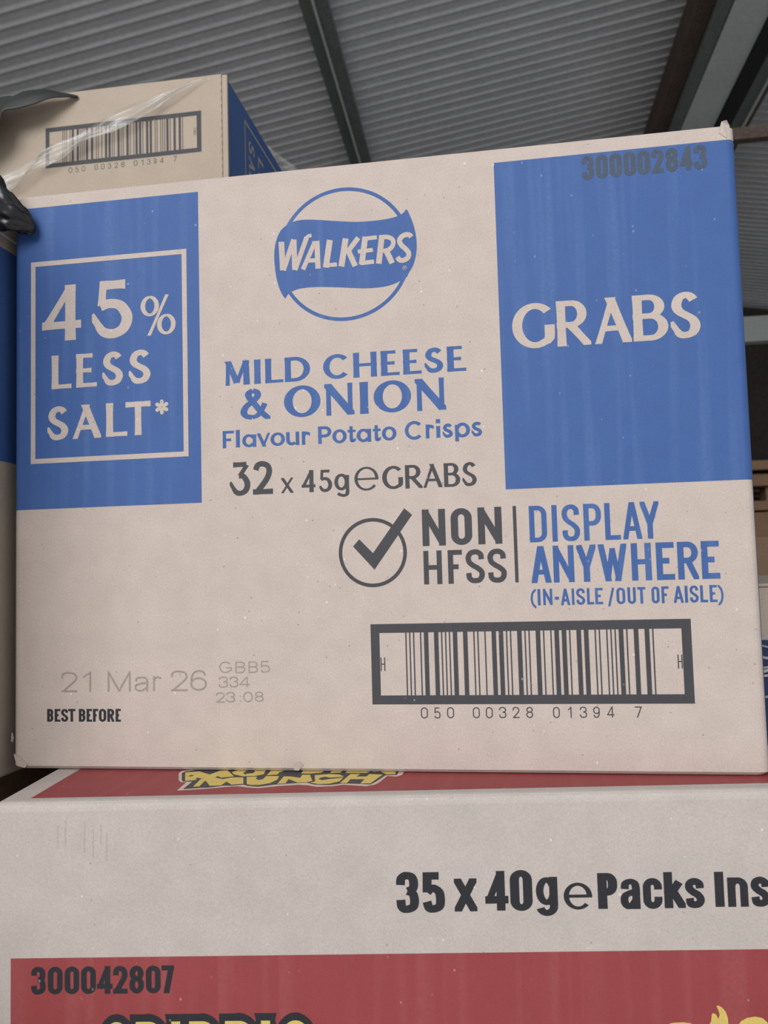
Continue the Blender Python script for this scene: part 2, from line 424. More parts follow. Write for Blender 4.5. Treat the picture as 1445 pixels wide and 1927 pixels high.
def glyph(ink, font, ch, x0, x1, y0, y1, wx, wy, fl=0.0):
    W, H = x1 - x0, y1 - y0
    if ch in 'Il' and font is gothic: wx = min(wx * 1.0, W)
    wx = min(wx, W)
    bw, bh = max(W - wx, 1e-4), max(H - wy, 1e-4)
    if ch == '*':
        cx, cy = x0 + W / 2, y0 + H / 2
        for t in (90, 150, 210, 270, 330, 30):
            ca, sa = math.cos(R(t)), math.sin(R(t))
            pts = []
            for q in range(20):
                a = 2 * math.pi * q / 20
                u, v = .28 * H + .25 * H * math.cos(a), .135 * H * math.sin(a) * (1 + .35 * math.cos(a))
                pts.append((cx + u * ca - v * sa, cy + u * sa + v * ca))
            ink.poly(pts); ink.k += 1
        return
    for kind, pts, wm in font(ch, bw / bh):
        P = [np.array((wx / 2 + u * bw, wy / 2 + v * bh)) for u, v in pts]
        U = list(pts)
        closed = kind == 'c'
        if not closed:
            for end in (0, -1):
                nb = 1 if end == 0 else -2
                d = P[end] - P[nb]
                L = np.linalg.norm(d)
                if L < 1e-6: continue
                d = d / L
                u, v = U[end]
                if (v <= 0.001 and d[1] < -.5) or (v >= .999 and d[1] > .5): P[end] = P[end] + d * wy * 1.6
                elif (u <= 0.001 and d[0] < -.5) or (u >= .999 and d[0] > .5): P[end] = P[end] + d * wx * .9
        straight = len(P) == 2 and not closed
        if straight and fl:
            a, b = P
            P = [a + (b - a) * t for t in (0, .08, .2, .35, .5, .65, .8, .92, 1)]
        n = len(P)
        off = []
        for i in range(n):
            if closed: A, B = P[i - 1], P[(i + 1) % n]
            else: A, B = P[max(i - 1, 0)], P[min(i + 1, n - 1)]
            t = B - A
            t = t / (np.linalg.norm(t) + 1e-9)
            nn = np.array((-t[1], t[0]))
            c = 1.0
            if closed or 0 < i < n - 1:
                s = P[i] - P[i - 1]; ls = np.linalg.norm(s)
                if ls > 1e-9:
                    s = s / ls
                    c = max(.55, abs(nn[0] * -s[1] + nn[1] * s[0]))
            w = wm
            if straight and fl: w *= 1 - fl * .45 + fl * abs(2 * i / (n - 1) - 1) ** 2
            if kind == 't':   # the end of the bowl thins to a point
                k = n - 1 - i
                if k < 9: w *= .62 + .38 * k / 9
            off.append(np.array((nn[0] * wx, nn[1] * wy)) * (.5 * w / c))
        m = n if closed else n - 1
        for i in range(m):
            j = (i + 1) % n
            q = [P[i] + off[i], P[i] - off[i], P[j] - off[j], P[j] + off[j]]
            q = clip([tuple(z) for z in q], W, H)
            ink.poly([(x0 + x, y0 + y) for x, y in q])
        ink.k += 1
def write(face, d, font, lines, name, m, parent, wx, wy, fl=0.0, label=None, wmap=None):
    ink = Ink(face, d)
    for ln_ in lines:
        for ch, x0, x1, y0, y1 in TX[ln_] if isinstance(ln_, str) else ln_:
            a, b = (wmap or {}).get(ch, (wx, wy)) if wmap else (wx, wy)
            glyph(ink, font, ch, x0, x1, y0, y1, a, b, fl)
    o = ink.build(name, m, parent)
    if label: o['label'] = label
    return o
def itf(digits):
    # interleaved two of five bars: list of (is_bar, wide)
    code = {'0': 'nnwwn', '1': 'wnnnw', '2': 'nwnnw', '3': 'wwnnn', '4': 'nnwnw', '5': 'wnwnn', '6': 'nwwnn', '7': 'nnnww', '8': 'wnnwn', '9': 'nwnwn'}
    seq = ['n', 'n', 'n', 'n']
    for i in range(0, len(digits), 2):
        for p, q in zip(code[digits[i]], code[digits[i + 1]]): seq += [p, q]
    return seq + ['w', 'n', 'n']
def barcode(face, d, ox0, ox1, oz0, oz1, ix0, ix1, iz0, iz1, bx0, bx1, name, parent, m):
    ink = Ink(face, d)
    ink.rect(ox0, ox1, iz1, oz1); ink.rect(ox0, ox1, oz0, iz0)
    ink.rect(ox0, ix0, iz0, iz1); ink.rect(ix1, ox1, iz0, iz1)
    seq = itf('05000328013947')
    wn, wr = 1.0, 2.6
    tot = sum(wr if s == 'w' else wn for s in seq)
    k = (bx1 - bx0) / tot
    x = bx0
    for i, s in enumerate(seq):
        w = (wr if s == 'w' else wn) * k
        if i % 2 == 0:
            g = 0.165 * k
            ink.rect(x + g, x + w - g, iz0, iz1)
        x += w
    return ink.build(name, m, parent)

TX = {
 'p45': [["4",16.93,39.6,226.56,257.06],["5",45.81,68.91,225.93,257.53],["%",73.52,93.03,225.86,247.36]],
 'less': [["L",22.43,34.0,200.41,218.68],["E",36.66,48.52,200.41,218.68],["S",51.55,63.57,200.41,218.68],["S",66.57,79.05,200.41,218.68]],
 'salt': [["S",20.04,32.38,172.66,190.98],["A",34.34,50.83,172.81,191.0],["L",53.55,65.61,172.97,191.01],["T",64.65,78.71,173.08,191.02],["*",81.24,88.63,183.53,191.07]],
 'grabs': [["G",268.09,288.72,205.4,228.02],["R",289.67,305.81,205.4,228.02],["A",307.34,325.05,205.4,228.02],["B",325.81,342.2,205.4,228.02],["S",343.31,357.26,205.4,228.02]],
 'mild': [["M",119.23,133.06,196.42,209.16],["I",135.25,139.12,196.42,209.16],["L",141.3,150.89,196.42,209.16],["D",151.75,165.16,196.42,209.16],["C",172.03,185.98,196.42,209.16],["H",187.65,199.82,196.42,209.16],["E",201.83,211.36,196.42,209.16],["E",213.17,222.45,196.42,209.16],["S",224.07,233.54,196.42,209.16],["E",235.33,244.81,196.42,209.16]],
 'onion': [["&",127.76,143.71,177.87,194.26],["O",151.04,170.24,177.77,194.12],["N",172.38,187.75,177.7,194.01],["I",190.31,195.3,177.65,193.94],["O",197.76,216.77,177.59,193.85],["N",218.85,234.23,177.52,193.74]],
 'flav': [["F",117.96,124.1,163.77,172.74],["l",124.9,127.42,163.85,172.95],["a",128.49,136.01,163.69,170.71],["v",136.51,143.35,163.64,170.6],["o",143.55,151.19,163.59,170.5],["u",151.82,158.74,163.54,170.39],["r",159.71,164.37,163.49,170.29]],
 'pota': [["P",168.59,175.53,163.52,172.4],["o",176.02,183.42,163.32,170.44],["t",183.94,188.06,163.49,171.66],["a",188.55,195.95,163.3,170.39],["t",196.84,200.86,163.4,171.52],["o",201.47,208.86,163.45,170.51],["C",213.14,222.16,163.18,172.59],["r",223.3,227.67,163.51,170.46],["i",228.69,231.04,163.59,172.9],["s",232.03,237.16,163.35,170.39],["p",238.16,245.59,161.28,170.48],["s",246.35,251.6,163.27,170.52]],
 'w32': [["3",121.43,132.42,138.75,156.17],["2",133.78,144.39,139.0,156.16],["x",148.78,155.03,139.12,146.95],["4",159.5,166.64,139.12,150.33],["5",168.14,175.33,138.85,150.21],["g",176.48,184.18,136.03,147.81],["e",186.85,199.07,138.7,150.7],["G",201.0,211.47,138.87,150.54],["R",212.57,221.24,138.85,150.58],["A",221.52,231.12,138.83,150.6],["B",231.93,239.95,138.81,150.63],["S",241.03,248.19,138.79,150.66]],
 'non': [["N",220.39,231.88,109.93,128.04],["O",234.57,244.96,109.93,128.04],["N",247.83,259.46,109.93,128.04]],
 'hfss': [["H",220.52,229.55,91.05,107.58],["F",232.56,239.57,91.05,107.58],["S",241.2,250.41,91.05,107.58],["S",251.84,261.04,91.05,107.58]],
 'disp': [["D",272.68,281.03,110.11,127.81],["I",283.35,286.14,110.11,127.81],["S",288.18,296.64,110.11,127.81],["P",298.52,306.72,110.11,127.81],["L",308.38,315.63,110.11,127.81],["A",316.67,325.42,110.11,127.81],["Y",324.9,333.53,110.11,127.81]],
 'anyw': [["A",272.77,282.21,90.42,108.16],["N",283.34,293.12,90.42,108.16],["Y",294.44,303.53,90.42,108.16],["W",304.57,317.86,90.42,108.16],["H",319.85,329.02,90.42,108.16],["E",331.26,339.49,90.42,108.16],["R",340.97,350.26,90.42,108.16],["E",351.73,359.83,90.42,108.16]],
 'aisle': [["(",272.0,274.59,78.34,87.53],["I",275.24,276.71,79.63,87.47],["N",277.9,282.29,79.69,87.51],["-",283.44,285.39,82.2,83.61],["A",286.31,290.53,79.52,87.39],["I",291.43,292.61,79.54,87.38],["S",293.51,297.63,79.56,87.38],["L",298.53,301.75,79.59,87.37],["E",302.37,305.93,79.61,87.37],["/",308.29,311.22,78.52,87.3],["O",312.26,316.27,79.47,87.26],["U",317.35,321.14,79.48,87.29],["T",321.95,325.66,79.49,87.32],["O",328.35,331.97,79.5,87.35],["F",332.91,336.18,79.51,87.38],["A",338.39,342.78,79.53,87.41],["I",343.44,344.77,79.53,87.43],["S",345.63,349.6,79.54,87.45],["L",350.4,353.76,79.55,87.48],["E",354.62,357.97,79.56,87.5],[")",358.32,360.74,77.99,87.42]],
 'bard': [["0",217.01,220.42,25.86,31.22],["5",223.6,226.54,25.86,31.21],["0",229.82,233.2,25.97,31.31],["0",242.29,245.64,25.97,31.28],["0",248.53,251.86,25.97,31.27],["3",254.97,258.29,26.08,31.36],["2",261.38,264.57,26.08,31.35],["8",267.75,271.04,26.08,31.34],["0",280.41,283.56,26.08,31.31],["1",287.46,289.07,26.18,31.4],["3",292.95,296.18,26.18,31.39],["9",299.07,302.17,26.18,31.38],["4",305.48,308.78,26.29,31.47],["7",318.21,321.47,26.29,31.44],["H",197.69,200.01,48.99,55.67],["H",338.72,340.91,48.96,55.4]],
 'n3000': [["3",305.09,310.81,287.92,299.88],["0",311.75,317.53,287.92,299.88],["0",318.36,324.17,287.92,299.88],["0",325.04,330.82,287.92,299.88],["0",331.55,337.48,287.92,299.88],["2",338.17,343.93,287.92,299.88],["8",344.85,350.72,287.92,299.88],["4",351.31,357.42,287.92,299.88],["3",357.96,364.05,287.92,299.88]],
 'date': [["2",27.88,36.78,39.43,49.91],["1",40.15,44.57,39.55,50.08],["M",53.8,66.46,39.63,50.0],["a",68.62,76.4,39.57,47.23],["r",78.56,83.11,39.69,47.33],["2",88.44,97.4,39.71,50.13],["6",98.93,107.73,39.81,50.28]],
 'code': [["G",114.4,121.11,48.64,54.45],["B",122.95,128.2,48.57,54.37],["B",129.87,134.85,48.6,54.38],["5",136.26,141.05,48.7,54.55],["3",114.12,118.9,41.33,46.9],["3",119.91,124.33,41.46,46.85],["4",125.0,130.41,41.51,46.81],["2",112.5,117.11,33.8,38.96],["3",117.95,122.54,33.95,39.09],[":",125.04,125.87,34.17,38.12],["0",126.88,131.85,34.0,39.21],["8",132.93,137.48,34.14,39.26]],
 'bb': [["B",19.87,23.35,24.24,30.79],["E",24.12,27.33,24.24,30.79],["S",27.72,31.69,24.24,30.79],["T",31.69,35.78,24.24,30.79],["B",37.7,41.39,24.24,30.79],["E",42.02,45.07,24.24,30.79],["F",45.58,48.49,24.24,30.79],["O",48.87,52.91,24.24,30.79],["R",53.54,57.32,24.24,30.79],["E",58.08,60.96,24.24,30.79]],
 'l35': [["3",180.14,189.95,-49.86,-32.46],["5",191.45,201.24,-49.9,-32.74],["x",205.34,215.16,-49.59,-35.65],["4",218.72,228.75,-49.44,-32.65],["0",229.56,239.17,-49.69,-32.42],["g",240.55,250.08,-51.96,-35.5]],
 'lpk': [["e",252.6,264.84,-49.45,-38.14],["P",267.31,275.78,-49.32,-34.23],["a",276.97,285.68,-49.58,-36.82],["c",286.68,294.88,-49.58,-36.66],["k",295.69,304.69,-49.41,-34.23],["s",304.62,312.98,-49.53,-36.87],["I",317.26,321.34,-49.13,-34.46],["n",322.76,331.46,-49.23,-36.9],["s",332.58,340.89,-49.31,-36.74]],
 'n42': [["3",18.68,25.13,-82.4,-70.69],["0",26.1,32.65,-82.4,-70.69],["0",33.61,40.0,-82.4,-70.69],["0",40.91,47.44,-82.4,-70.69],["4",47.95,54.77,-82.4,-70.69],["2",55.08,61.44,-82.4,-70.69],["8",62.25,68.7,-82.4,-70.69],["0",69.61,76.06,-82.4,-70.69],["7",76.56,82.0,-82.4,-70.69]],
 'ubd': [["0",-132.67,-129.02,475.22,480.35],["5",-125.72,-122.76,475.22,480.35],["0",-119.58,-116.07,475.22,480.35],["0",-106.8,-103.64,475.22,480.35],["0",-100.48,-97.0,475.22,480.35],["3",-93.63,-90.48,475.22,480.35],["2",-87.01,-83.87,475.22,480.35],["8",-80.74,-77.39,475.22,480.35],["0",-68.26,-64.82,475.22,480.35],["1",-60.93,-59.05,475.22,480.35],["3",-55.18,-52.09,475.22,480.35],["9",-48.99,-46.24,475.22,480.35],["4",-42.82,-39.41,475.22,480.35],["7",-30.19,-26.8,475.22,480.35]],
}
TR = {
 'wk': [[[149.79,270.41],[152.86,270.31],[153.42,255.07],[150.36,255.15]],[[153.38,254.56],[150.86,255.62],[156.77,271.5],[159.28,270.42]],[[156.59,271.04],[159.46,270.88],[159.69,254.74],[156.83,254.87]],[[159.57,254.27],[157.19,255.32],[163.79,272.18],[166.16,271.11]],[[164.8,269.94],[163.53,271.45],[165.42,273.01],[166.37,271.24]],[[166.37,271.24],[165.42,273.01],[167.31,273.27],[167.67,271.38]],[[163.67,254.11],[161.48,255.24],[168.13,269.35],[170.31,268.2]],[[168.86,269.2],[171.63,269.07],[171.92,254.4],[169.15,254.52]],[[165.26,258.0],[165.18,260.15],[170.09,260.01],[170.17,257.86]],[[167.8,267.82],[167.68,269.09],[171.59,269.19],[171.7,267.93]],[[175.57,269.4],[178.67,268.67],[176.2,254.32],[173.1,255.03]],[[173.86,254.69],[173.7,256.83],[180.43,256.94],[180.59,254.8]],[[183.88,269.46],[186.96,268.71],[184.37,254.19],[181.29,254.92]],[[190.97,269.77],[193.02,268.0],[187.16,260.9],[185.1,262.66]],[[185.17,262.51],[187.82,263.45],[191.38,254.59],[188.74,253.64]],[[194.19,269.39],[197.14,268.74],[194.88,254.35],[191.94,254.99]],[[194.96,267.0],[194.77,269.14],[201.53,269.31],[201.72,267.18]],[[191.74,260.51],[191.54,262.65],[199.31,262.92],[199.51,260.79]],[[192.86,254.32],[192.66,256.58],[199.75,256.81],[199.95,254.56]],[[202.83,269.32],[205.76,268.72],[203.71,254.08],[200.78,254.66]],[[203.75,266.87],[203.69,269.25],[204.23,269.23],[204.33,266.85]],[[204.33,266.85],[204.23,269.23],[204.79,269.23],[204.92,266.85]],[[204.92,266.85],[204.79,269.23],[205.38,269.22],[205.47,266.85]],[[205.47,266.85],[205.38,269.22],[205.99,269.2],[205.99,266.83]],[[205.99,266.83],[205.99,269.2],[206.61,269.15],[206.44,266.79]],[[206.44,266.79],[206.61,269.15],[207.22,269.04],[206.82,266.72]],[[206.82,266.72],[207.22,269.04],[207.79,268.87],[207.19,266.61]],[[207.19,266.61],[207.79,268.87],[208.33,268.67],[207.56,266.47]],[[207.56,266.47],[208.33,268.67],[208.85,268.43],[207.91,266.32]],[[207.91,266.32],[208.85,268.43],[209.34,268.16],[208.21,266.15]],[[208.21,266.15],[209.34,268.16],[209.79,267.84],[208.45,265.98]],[[208.45,265.98],[209.79,267.84],[210.2,267.48],[208.61,265.84]],[[208.61,265.84],[210.2,267.48],[210.56,267.06],[208.7,265.73]],[[208.7,265.73],[210.56,267.06],[210.84,266.6],[208.77,265.61]],[[208.77,265.61],[210.84,266.6],[211.04,266.12],[208.83,265.48]],[[208.83,265.48],[211.04,266.12],[211.16,265.65],[208.87,265.32]],[[208.87,265.32],[211.16,265.65],[211.22,265.18],[208.89,265.12]],[[208.89,265.12],[211.22,265.18],[211.23,264.72],[208.9,264.92]],[[208.9,264.92],[211.23,264.72],[211.2,264.25],[208.88,264.69]],[[208.88,264.69],[211.2,264.25],[211.11,263.77],[208.84,264.43]],[[208.84,264.43],[211.11,263.77],[210.98,263.29],[208.76,264.15]],[[208.76,264.15],[210.98,263.29],[210.8,262.81],[208.66,263.87]],[[208.66,263.87],[210.8,262.81],[210.58,262.35],[208.53,263.62]],[[208.53,263.62],[210.58,262.35],[210.3,261.92],[208.39,263.4]],[[208.39,263.4],[210.3,261.92],[209.98,261.53],[208.22,263.19]],[[208.22,263.19],[209.98,261.53],[209.62,261.17],[208.01,262.98]],[[208.01,262.98],[209.62,261.17],[209.23,260.84],[207.76,262.77]],[[207.76,262.77],[209.23,260.84],[208.8,260.55],[207.48,262.58]],[[207.48,262.58],[208.8,260.55],[208.36,260.29],[207.18,262.41]],[[207.18,262.41],[208.36,260.29],[207.88,260.06],[206.89,262.26]],[[206.89,262.26],[207.88,260.06],[207.35,259.87],[206.59,262.16]],[[206.59,262.16],[207.35,259.87],[206.81,259.75],[206.23,262.07]],[[206.23,262.07],[206.81,259.75],[206.29,259.66],[205.81,262.01]],[[205.81,262.01],[206.29,259.66],[205.79,259.59],[205.35,261.94]],[[205.35,261.94],[205.79,259.59],[205.33,259.53],[204.85,261.87]],[[204.85,261.87],[205.33,259.53],[204.87,259.45],[204.36,261.79]],[[204.82,260.63],[207.52,261.68],[210.56,254.53],[207.87,253.48]],[[220.41,267.48],[218.34,266.06],[218.18,266.3],[220.31,267.62]],[[220.31,267.62],[218.18,266.3],[218.04,266.54],[220.22,267.77]],[[220.22,267.77],[218.04,266.54],[217.95,266.69],[220.08,268.01]],[[220.08,268.01],[217.95,266.69],[217.91,266.74],[219.86,268.33]],[[219.86,268.33],[217.91,266.74],[217.94,266.72],[219.53,268.69]],[[219.53,268.69],[217.94,266.72],[217.95,266.71],[219.11,268.98]],[[219.11,268.98],[217.95,266.71],[217.85,266.76],[218.71,269.17]],[[218.71,269.17],[217.85,266.76],[217.66,266.83],[218.31,269.32]],[[218.31,269.32],[217.66,266.83],[217.45,266.89],[217.88,269.44]],[[217.88,269.44],[217.45,266.89],[217.24,266.93],[217.42,269.53]],[[217.42,269.53],[217.24,266.93],[217.04,266.95],[216.92,269.57]],[[216.92,269.57],[217.04,266.95],[216.85,266.94],[216.41,269.54]],[[216.41,269.54],[216.85,266.94],[216.61,266.89],[215.92,269.46]],[[215.92,269.46],[216.61,266.89],[216.31,266.82],[215.44,269.33]],[[215.44,269.33],[216.31,266.82],[216.0,266.71],[214.95,269.16]],[[214.95,269.16],[216.0,266.71],[215.71,266.57],[214.47,268.94]],[[214.47,268.94],[215.71,266.57],[215.46,266.43],[214.0,268.68]],[[214.0,268.68],[215.46,266.43],[215.26,266.29],[213.57,268.36]],[[213.57,268.36],[215.26,266.29],[215.08,266.12],[213.19,268.01]],[[213.19,268.01],[215.08,266.12],[214.9,265.91],[212.85,267.62]],[[212.85,267.62],[214.9,265.91],[214.75,265.69],[212.55,267.19]],[[212.55,267.19],[214.75,265.69],[214.63,265.49],[212.28,266.7]],[[212.28,266.7],[214.63,265.49],[214.57,265.32],[212.08,266.15]],[[212.08,266.15],[214.57,265.32],[214.55,265.2],[211.97,265.54]],[[211.97,265.54],[214.55,265.2],[214.56,265.09],[211.99,264.92]],[[211.99,264.92],[214.56,265.09],[214.6,264.89],[212.11,264.33]],[[212.11,264.33],[214.6,264.89],[214.68,264.63],[212.3,263.78]],[[212.3,263.78],[214.68,264.63],[214.81,264.34],[212.53,263.27]],[[212.53,263.27],[214.81,264.34],[214.98,264.02],[212.79,262.79]],[[212.79,262.79],[214.98,264.02],[215.16,263.73],[213.09,262.3]],[[213.09,262.3],[215.16,263.73],[215.36,263.48],[213.47,261.81]],[[213.47,261.81],[215.36,263.48],[215.63,263.19],[213.9,261.36]],[[213.9,261.36],[215.63,263.19],[215.98,262.86],[214.32,260.97]],[[214.32,260.97],[215.98,262.86],[216.38,262.5],[214.71,260.62]],[[214.71,260.62],[216.38,262.5],[216.81,262.09],[215.03,260.3]],[[215.03,260.3],[216.81,262.09],[217.19,261.66],[215.31,260.0]],[[215.31,260.0],[217.19,261.66],[217.52,261.27],[215.59,259.66]],[[215.59,259.66],[217.52,261.27],[217.84,260.88],[215.87,259.31]],[[215.87,259.31],[217.84,260.88],[218.16,260.45],[216.12,258.99]],[[216.12,258.99],[218.16,260.45],[218.47,259.98],[216.3,258.72]],[[216.3,258.72],[218.47,259.98],[218.75,259.45],[216.41,258.5]],[[216.41,258.5],[218.75,259.45],[218.96,258.85],[216.47,258.34]],[[216.47,258.34],[218.96,258.85],[219.05,258.26],[216.5,258.16]],[[216.5,258.16],[219.05,258.26],[219.06,257.68],[216.5,257.93]],[[216.5,257.93],[219.06,257.68],[219.01,257.1],[216.48,257.68]],[[216.48,257.68],[219.01,257.1],[218.87,256.54],[216.42,257.45]],[[216.42,257.45],[218.87,256.54],[218.67,256.0],[216.35,257.25]],[[216.35,257.25],[218.67,256.0],[218.36,255.48],[216.27,257.13]],[[216.27,257.13],[218.36,255.48],[217.95,255.03],[216.17,257.01]],[[216.17,257.01],[217.95,255.03],[217.48,254.66],[215.96,256.85]],[[215.96,256.85],[217.48,254.66],[216.99,254.36],[215.68,256.67]],[[215.68,256.67],[216.99,254.36],[216.49,254.12],[215.37,256.52]],[[215.37,256.52],[216.49,254.12],[215.99,253.92],[215.06,256.4]],[[215.06,256.4],[215.99,253.92],[215.5,253.78],[214.81,256.33]],[[214.81,256.33],[215.5,253.78],[214.99,253.69],[214.61,256.29]],[[214.61,256.29],[214.99,253.69],[214.48,253.67],[214.4,256.29]],[[214.4,256.29],[214.48,253.67],[213.98,253.72],[214.2,256.3]],[[214.2,256.3],[213.98,253.72],[213.48,253.82],[214.02,256.34]],[[214.02,256.34],[213.48,253.82],[213.0,253.98],[213.86,256.4]],[[213.86,256.4],[213.0,253.98],[212.51,254.23],[213.77,256.44]],[[213.77,256.44],[212.51,254.23],[212.03,254.59],[213.74,256.47]],[[213.74,256.47],[212.03,254.59],[211.67,255.01],[213.65,256.56]],[[213.65,256.56],[211.67,255.01],[211.4,255.4],[213.52,256.76]],[[213.52,256.76],[211.4,255.4],[211.19,255.74],[213.35,257.04]],[[213.35,257.04],[211.19,255.74],[211.02,256.02],[213.14,257.38]],[[213.14,257.38],[211.02,256.02],[210.84,256.28],[212.91,257.7]]],
 'ribbon': [[[157.42,280.4],[158.52,280.62],[159.63,280.84],[160.85,280.99],[162.25,281.03],[163.76,281.0],[165.4,280.91],[167.17,280.75],[169.05,280.53],[171.06,280.27],[173.23,279.94],[175.52,279.56],[177.81,279.19],[180.05,278.84],[182.29,278.49],[184.52,278.17],[186.75,277.87],[188.98,277.6],[191.21,277.38],[193.43,277.24],[195.65,277.15],[197.87,277.1],[200.17,277.1],[202.47,277.14],[204.52,277.21],[206.2,277.33],[207.63,277.47],[208.94,277.64],[210.19,277.84],[211.31,278.06],[212.26,278.28],[212.98,278.5],[213.52,278.71],[214.04,278.95],[214.57,279.19],[215.08,279.44],[215.6,279.81],[216.12,280.36],[216.66,281.01],[217.19,281.67],[217.45,281.31],[217.71,280.96],[218.07,280.25],[218.62,278.94],[219.27,277.28],[219.85,275.62],[220.32,274.12],[220.72,272.62],[221.08,271.06],[221.4,269.43],[221.67,267.74],[221.86,265.99],[221.94,264.16],[221.95,262.27],[221.85,260.45],[221.66,258.75],[221.37,257.11],[221.0,255.55],[220.54,254.03],[219.99,252.58],[219.4,251.26],[218.72,250.11],[218.0,249.09],[217.41,248.22],[217.05,247.56],[216.82,247.04],[216.6,246.52],[215.43,245.79],[214.79,245.47],[214.15,245.16],[213.38,244.8],[212.44,244.37],[211.38,243.89],[210.18,243.46],[208.84,243.06],[207.36,242.71],[205.77,242.43],[204.05,242.24],[202.22,242.14],[200.26,242.09],[198.22,242.08],[196.05,242.14],[193.64,242.29],[190.82,242.59],[187.75,243.0],[184.79,243.38],[182.07,243.71],[179.47,244.01],[176.99,244.29],[174.65,244.52],[172.43,244.73],[170.27,244.88],[168.1,244.97],[165.99,245.01],[164.07,244.98],[162.39,244.9],[160.9,244.77],[159.53,244.56],[158.25,244.25],[157.09,243.88],[156.1,243.48],[155.33,243.05],[154.73,242.59],[154.26,242.16],[153.92,241.78],[153.71,241.43],[153.49,241.09],[153.24,240.77],[152.99,240.45],[152.74,240.14],[152.14,240.99],[151.55,241.84],[150.97,242.87],[150.4,244.18],[149.84,245.68],[149.34,247.23],[148.9,248.8],[148.51,250.42],[148.17,252.13],[147.91,253.98],[147.7,255.92],[147.54,257.85],[147.42,259.78],[147.35,261.7],[147.36,263.55],[147.46,265.31],[147.64,267.0],[147.91,268.62],[148.29,270.19],[148.75,271.68],[149.26,273.05],[149.8,274.27],[150.39,275.36],[151.04,276.31],[151.79,277.11],[152.6,277.79],[153.38,278.38],[154.07,278.86],[154.74,279.27],[155.4,279.67]]],
 'tick': [[[185.31,110.85],[188.51,114.4],[195.32,107.24],[211.68,129.07],[215.5,125.69],[195.9,98.98]]],
 'mwhite': [[[79.5,15.93],[79.78,31.7],[76.94,31.92],[74.9,35.88],[70.89,50.29],[70.93,55.39],[79.86,59.47],[123.36,57.74],[183.69,52.62],[184.63,46.88],[183.44,38.22],[180.94,34.88],[176.22,36.31],[172.88,24.05],[171.0,20.07],[167.05,17.45],[162.46,19.09],[156.17,20.86],[151.03,18.65],[144.14,18.03],[139.66,21.13],[134.93,22.47],[126.46,20.98],[117.14,17.63],[111.88,19.3],[106.36,21.99],[100.81,20.77],[92.31,18.17]]],
 'mblack': [[[81.73,18.31],[82.35,32.53],[77.97,32.87],[76.4,35.76],[72.45,50.16],[73.15,53.87],[80.26,57.88],[123.54,56.56],[181.49,51.66],[182.01,47.1],[180.87,38.07],[175.32,37.8],[171.36,25.84],[168.92,20.55],[163.91,21.92],[155.95,23.51],[149.58,20.87],[142.83,22.2],[138.15,26.54],[134.05,25.85],[123.53,23.66],[116.66,20.24],[111.3,22.28],[108.71,24.78],[103.61,23.18],[99.36,23.5],[93.43,20.35],[88.9,20.2]]],
 'myel': [[[85.38,22.25],[85.34,36.82],[91.32,39.88],[96.56,35.94],[100.18,39.18],[105.91,38.73],[108.44,26.13],[103.04,24.87],[99.4,30.87],[98.22,23.91],[93.09,23.47],[88.42,33.96],[88.27,22.69]],[[107.4,39.5],[112.39,39.99],[112.56,35.56],[114.36,32.81],[116.21,34.4],[116.85,40.53],[123.23,40.02],[123.5,32.96],[121.0,26.35],[116.5,23.36],[112.27,23.68],[110.16,25.5]],[[124.81,24.56],[125.68,39.29],[129.23,38.65],[134.17,35.61],[134.3,41.83],[138.24,41.51],[140.69,29.39],[139.07,27.14],[134.13,26.52],[128.79,33.76],[128.61,25.6]],[[140.67,40.41],[147.63,42.2],[152.97,40.68],[155.28,36.22],[148.79,34.8],[146.01,36.96],[143.88,34.84],[143.44,32.26],[145.46,30.04],[148.23,31.89],[155.21,34.47],[153.72,27.2],[149.53,23.01],[144.18,22.76],[140.09,26.39],[142.23,28.08]],[[154.39,24.3],[158.1,41.35],[162.88,40.96],[161.27,36.09],[166.2,35.7],[167.43,40.59],[173.95,38.99],[168.8,22.21],[164.04,22.57],[165.64,30.53],[158.87,31.06],[157.73,24.04]],[[78.56,33.86],[73.92,51.35],[80.52,53.26],[87.68,45.96],[90.8,53.55],[94.58,54.76],[100.68,41.28],[94.99,39.06],[92.46,42.48],[91.39,37.75],[87.76,36.63],[82.52,40.22],[83.37,35.22]],[[97.78,50.33],[100.42,54.85],[114.4,54.63],[114.88,44.31],[110.67,41.03],[104.99,41.12],[99.69,45.54]],[[116.76,42.34],[117.3,53.44],[125.76,53.68],[122.19,47.95],[121.85,43.2]],[[133.4,44.63],[134.03,53.37],[143.04,52.62],[144.72,49.26],[142.97,45.14],[137.45,43.75]],[[147.85,44.37],[148.38,52.55],[153.75,52.1],[153.06,44.68]],[[155.28,44.13],[156.52,50.73],[167.62,49.8],[164.65,47.8],[168.21,46.76],[165.8,42.9],[157.06,43.62]],[[168.75,44.49],[170.24,50.33],[179.96,48.77],[180.16,39.56],[175.88,39.19],[172.64,45.09]]],
 'meye': [[[77.47,42.78],[78.61,45.96],[80.31,44.0],[78.81,42.67]],[[103.98,48.33],[104.88,52.76],[107.46,53.3],[109.49,50.87],[109.07,47.17],[106.15,46.3],[105.77,43.77]]],
 'bblack': [[[237.3,46.28],[237.4,41.24],[243.21,37.48],[257.53,37.11],[261.81,34.34],[268.03,37.06],[273.17,34.21],[281.14,35.98],[288.02,33.0],[295.81,33.97],[302.48,34.22],[305.38,40.54],[308.23,51.41],[238.79,57.49]]],
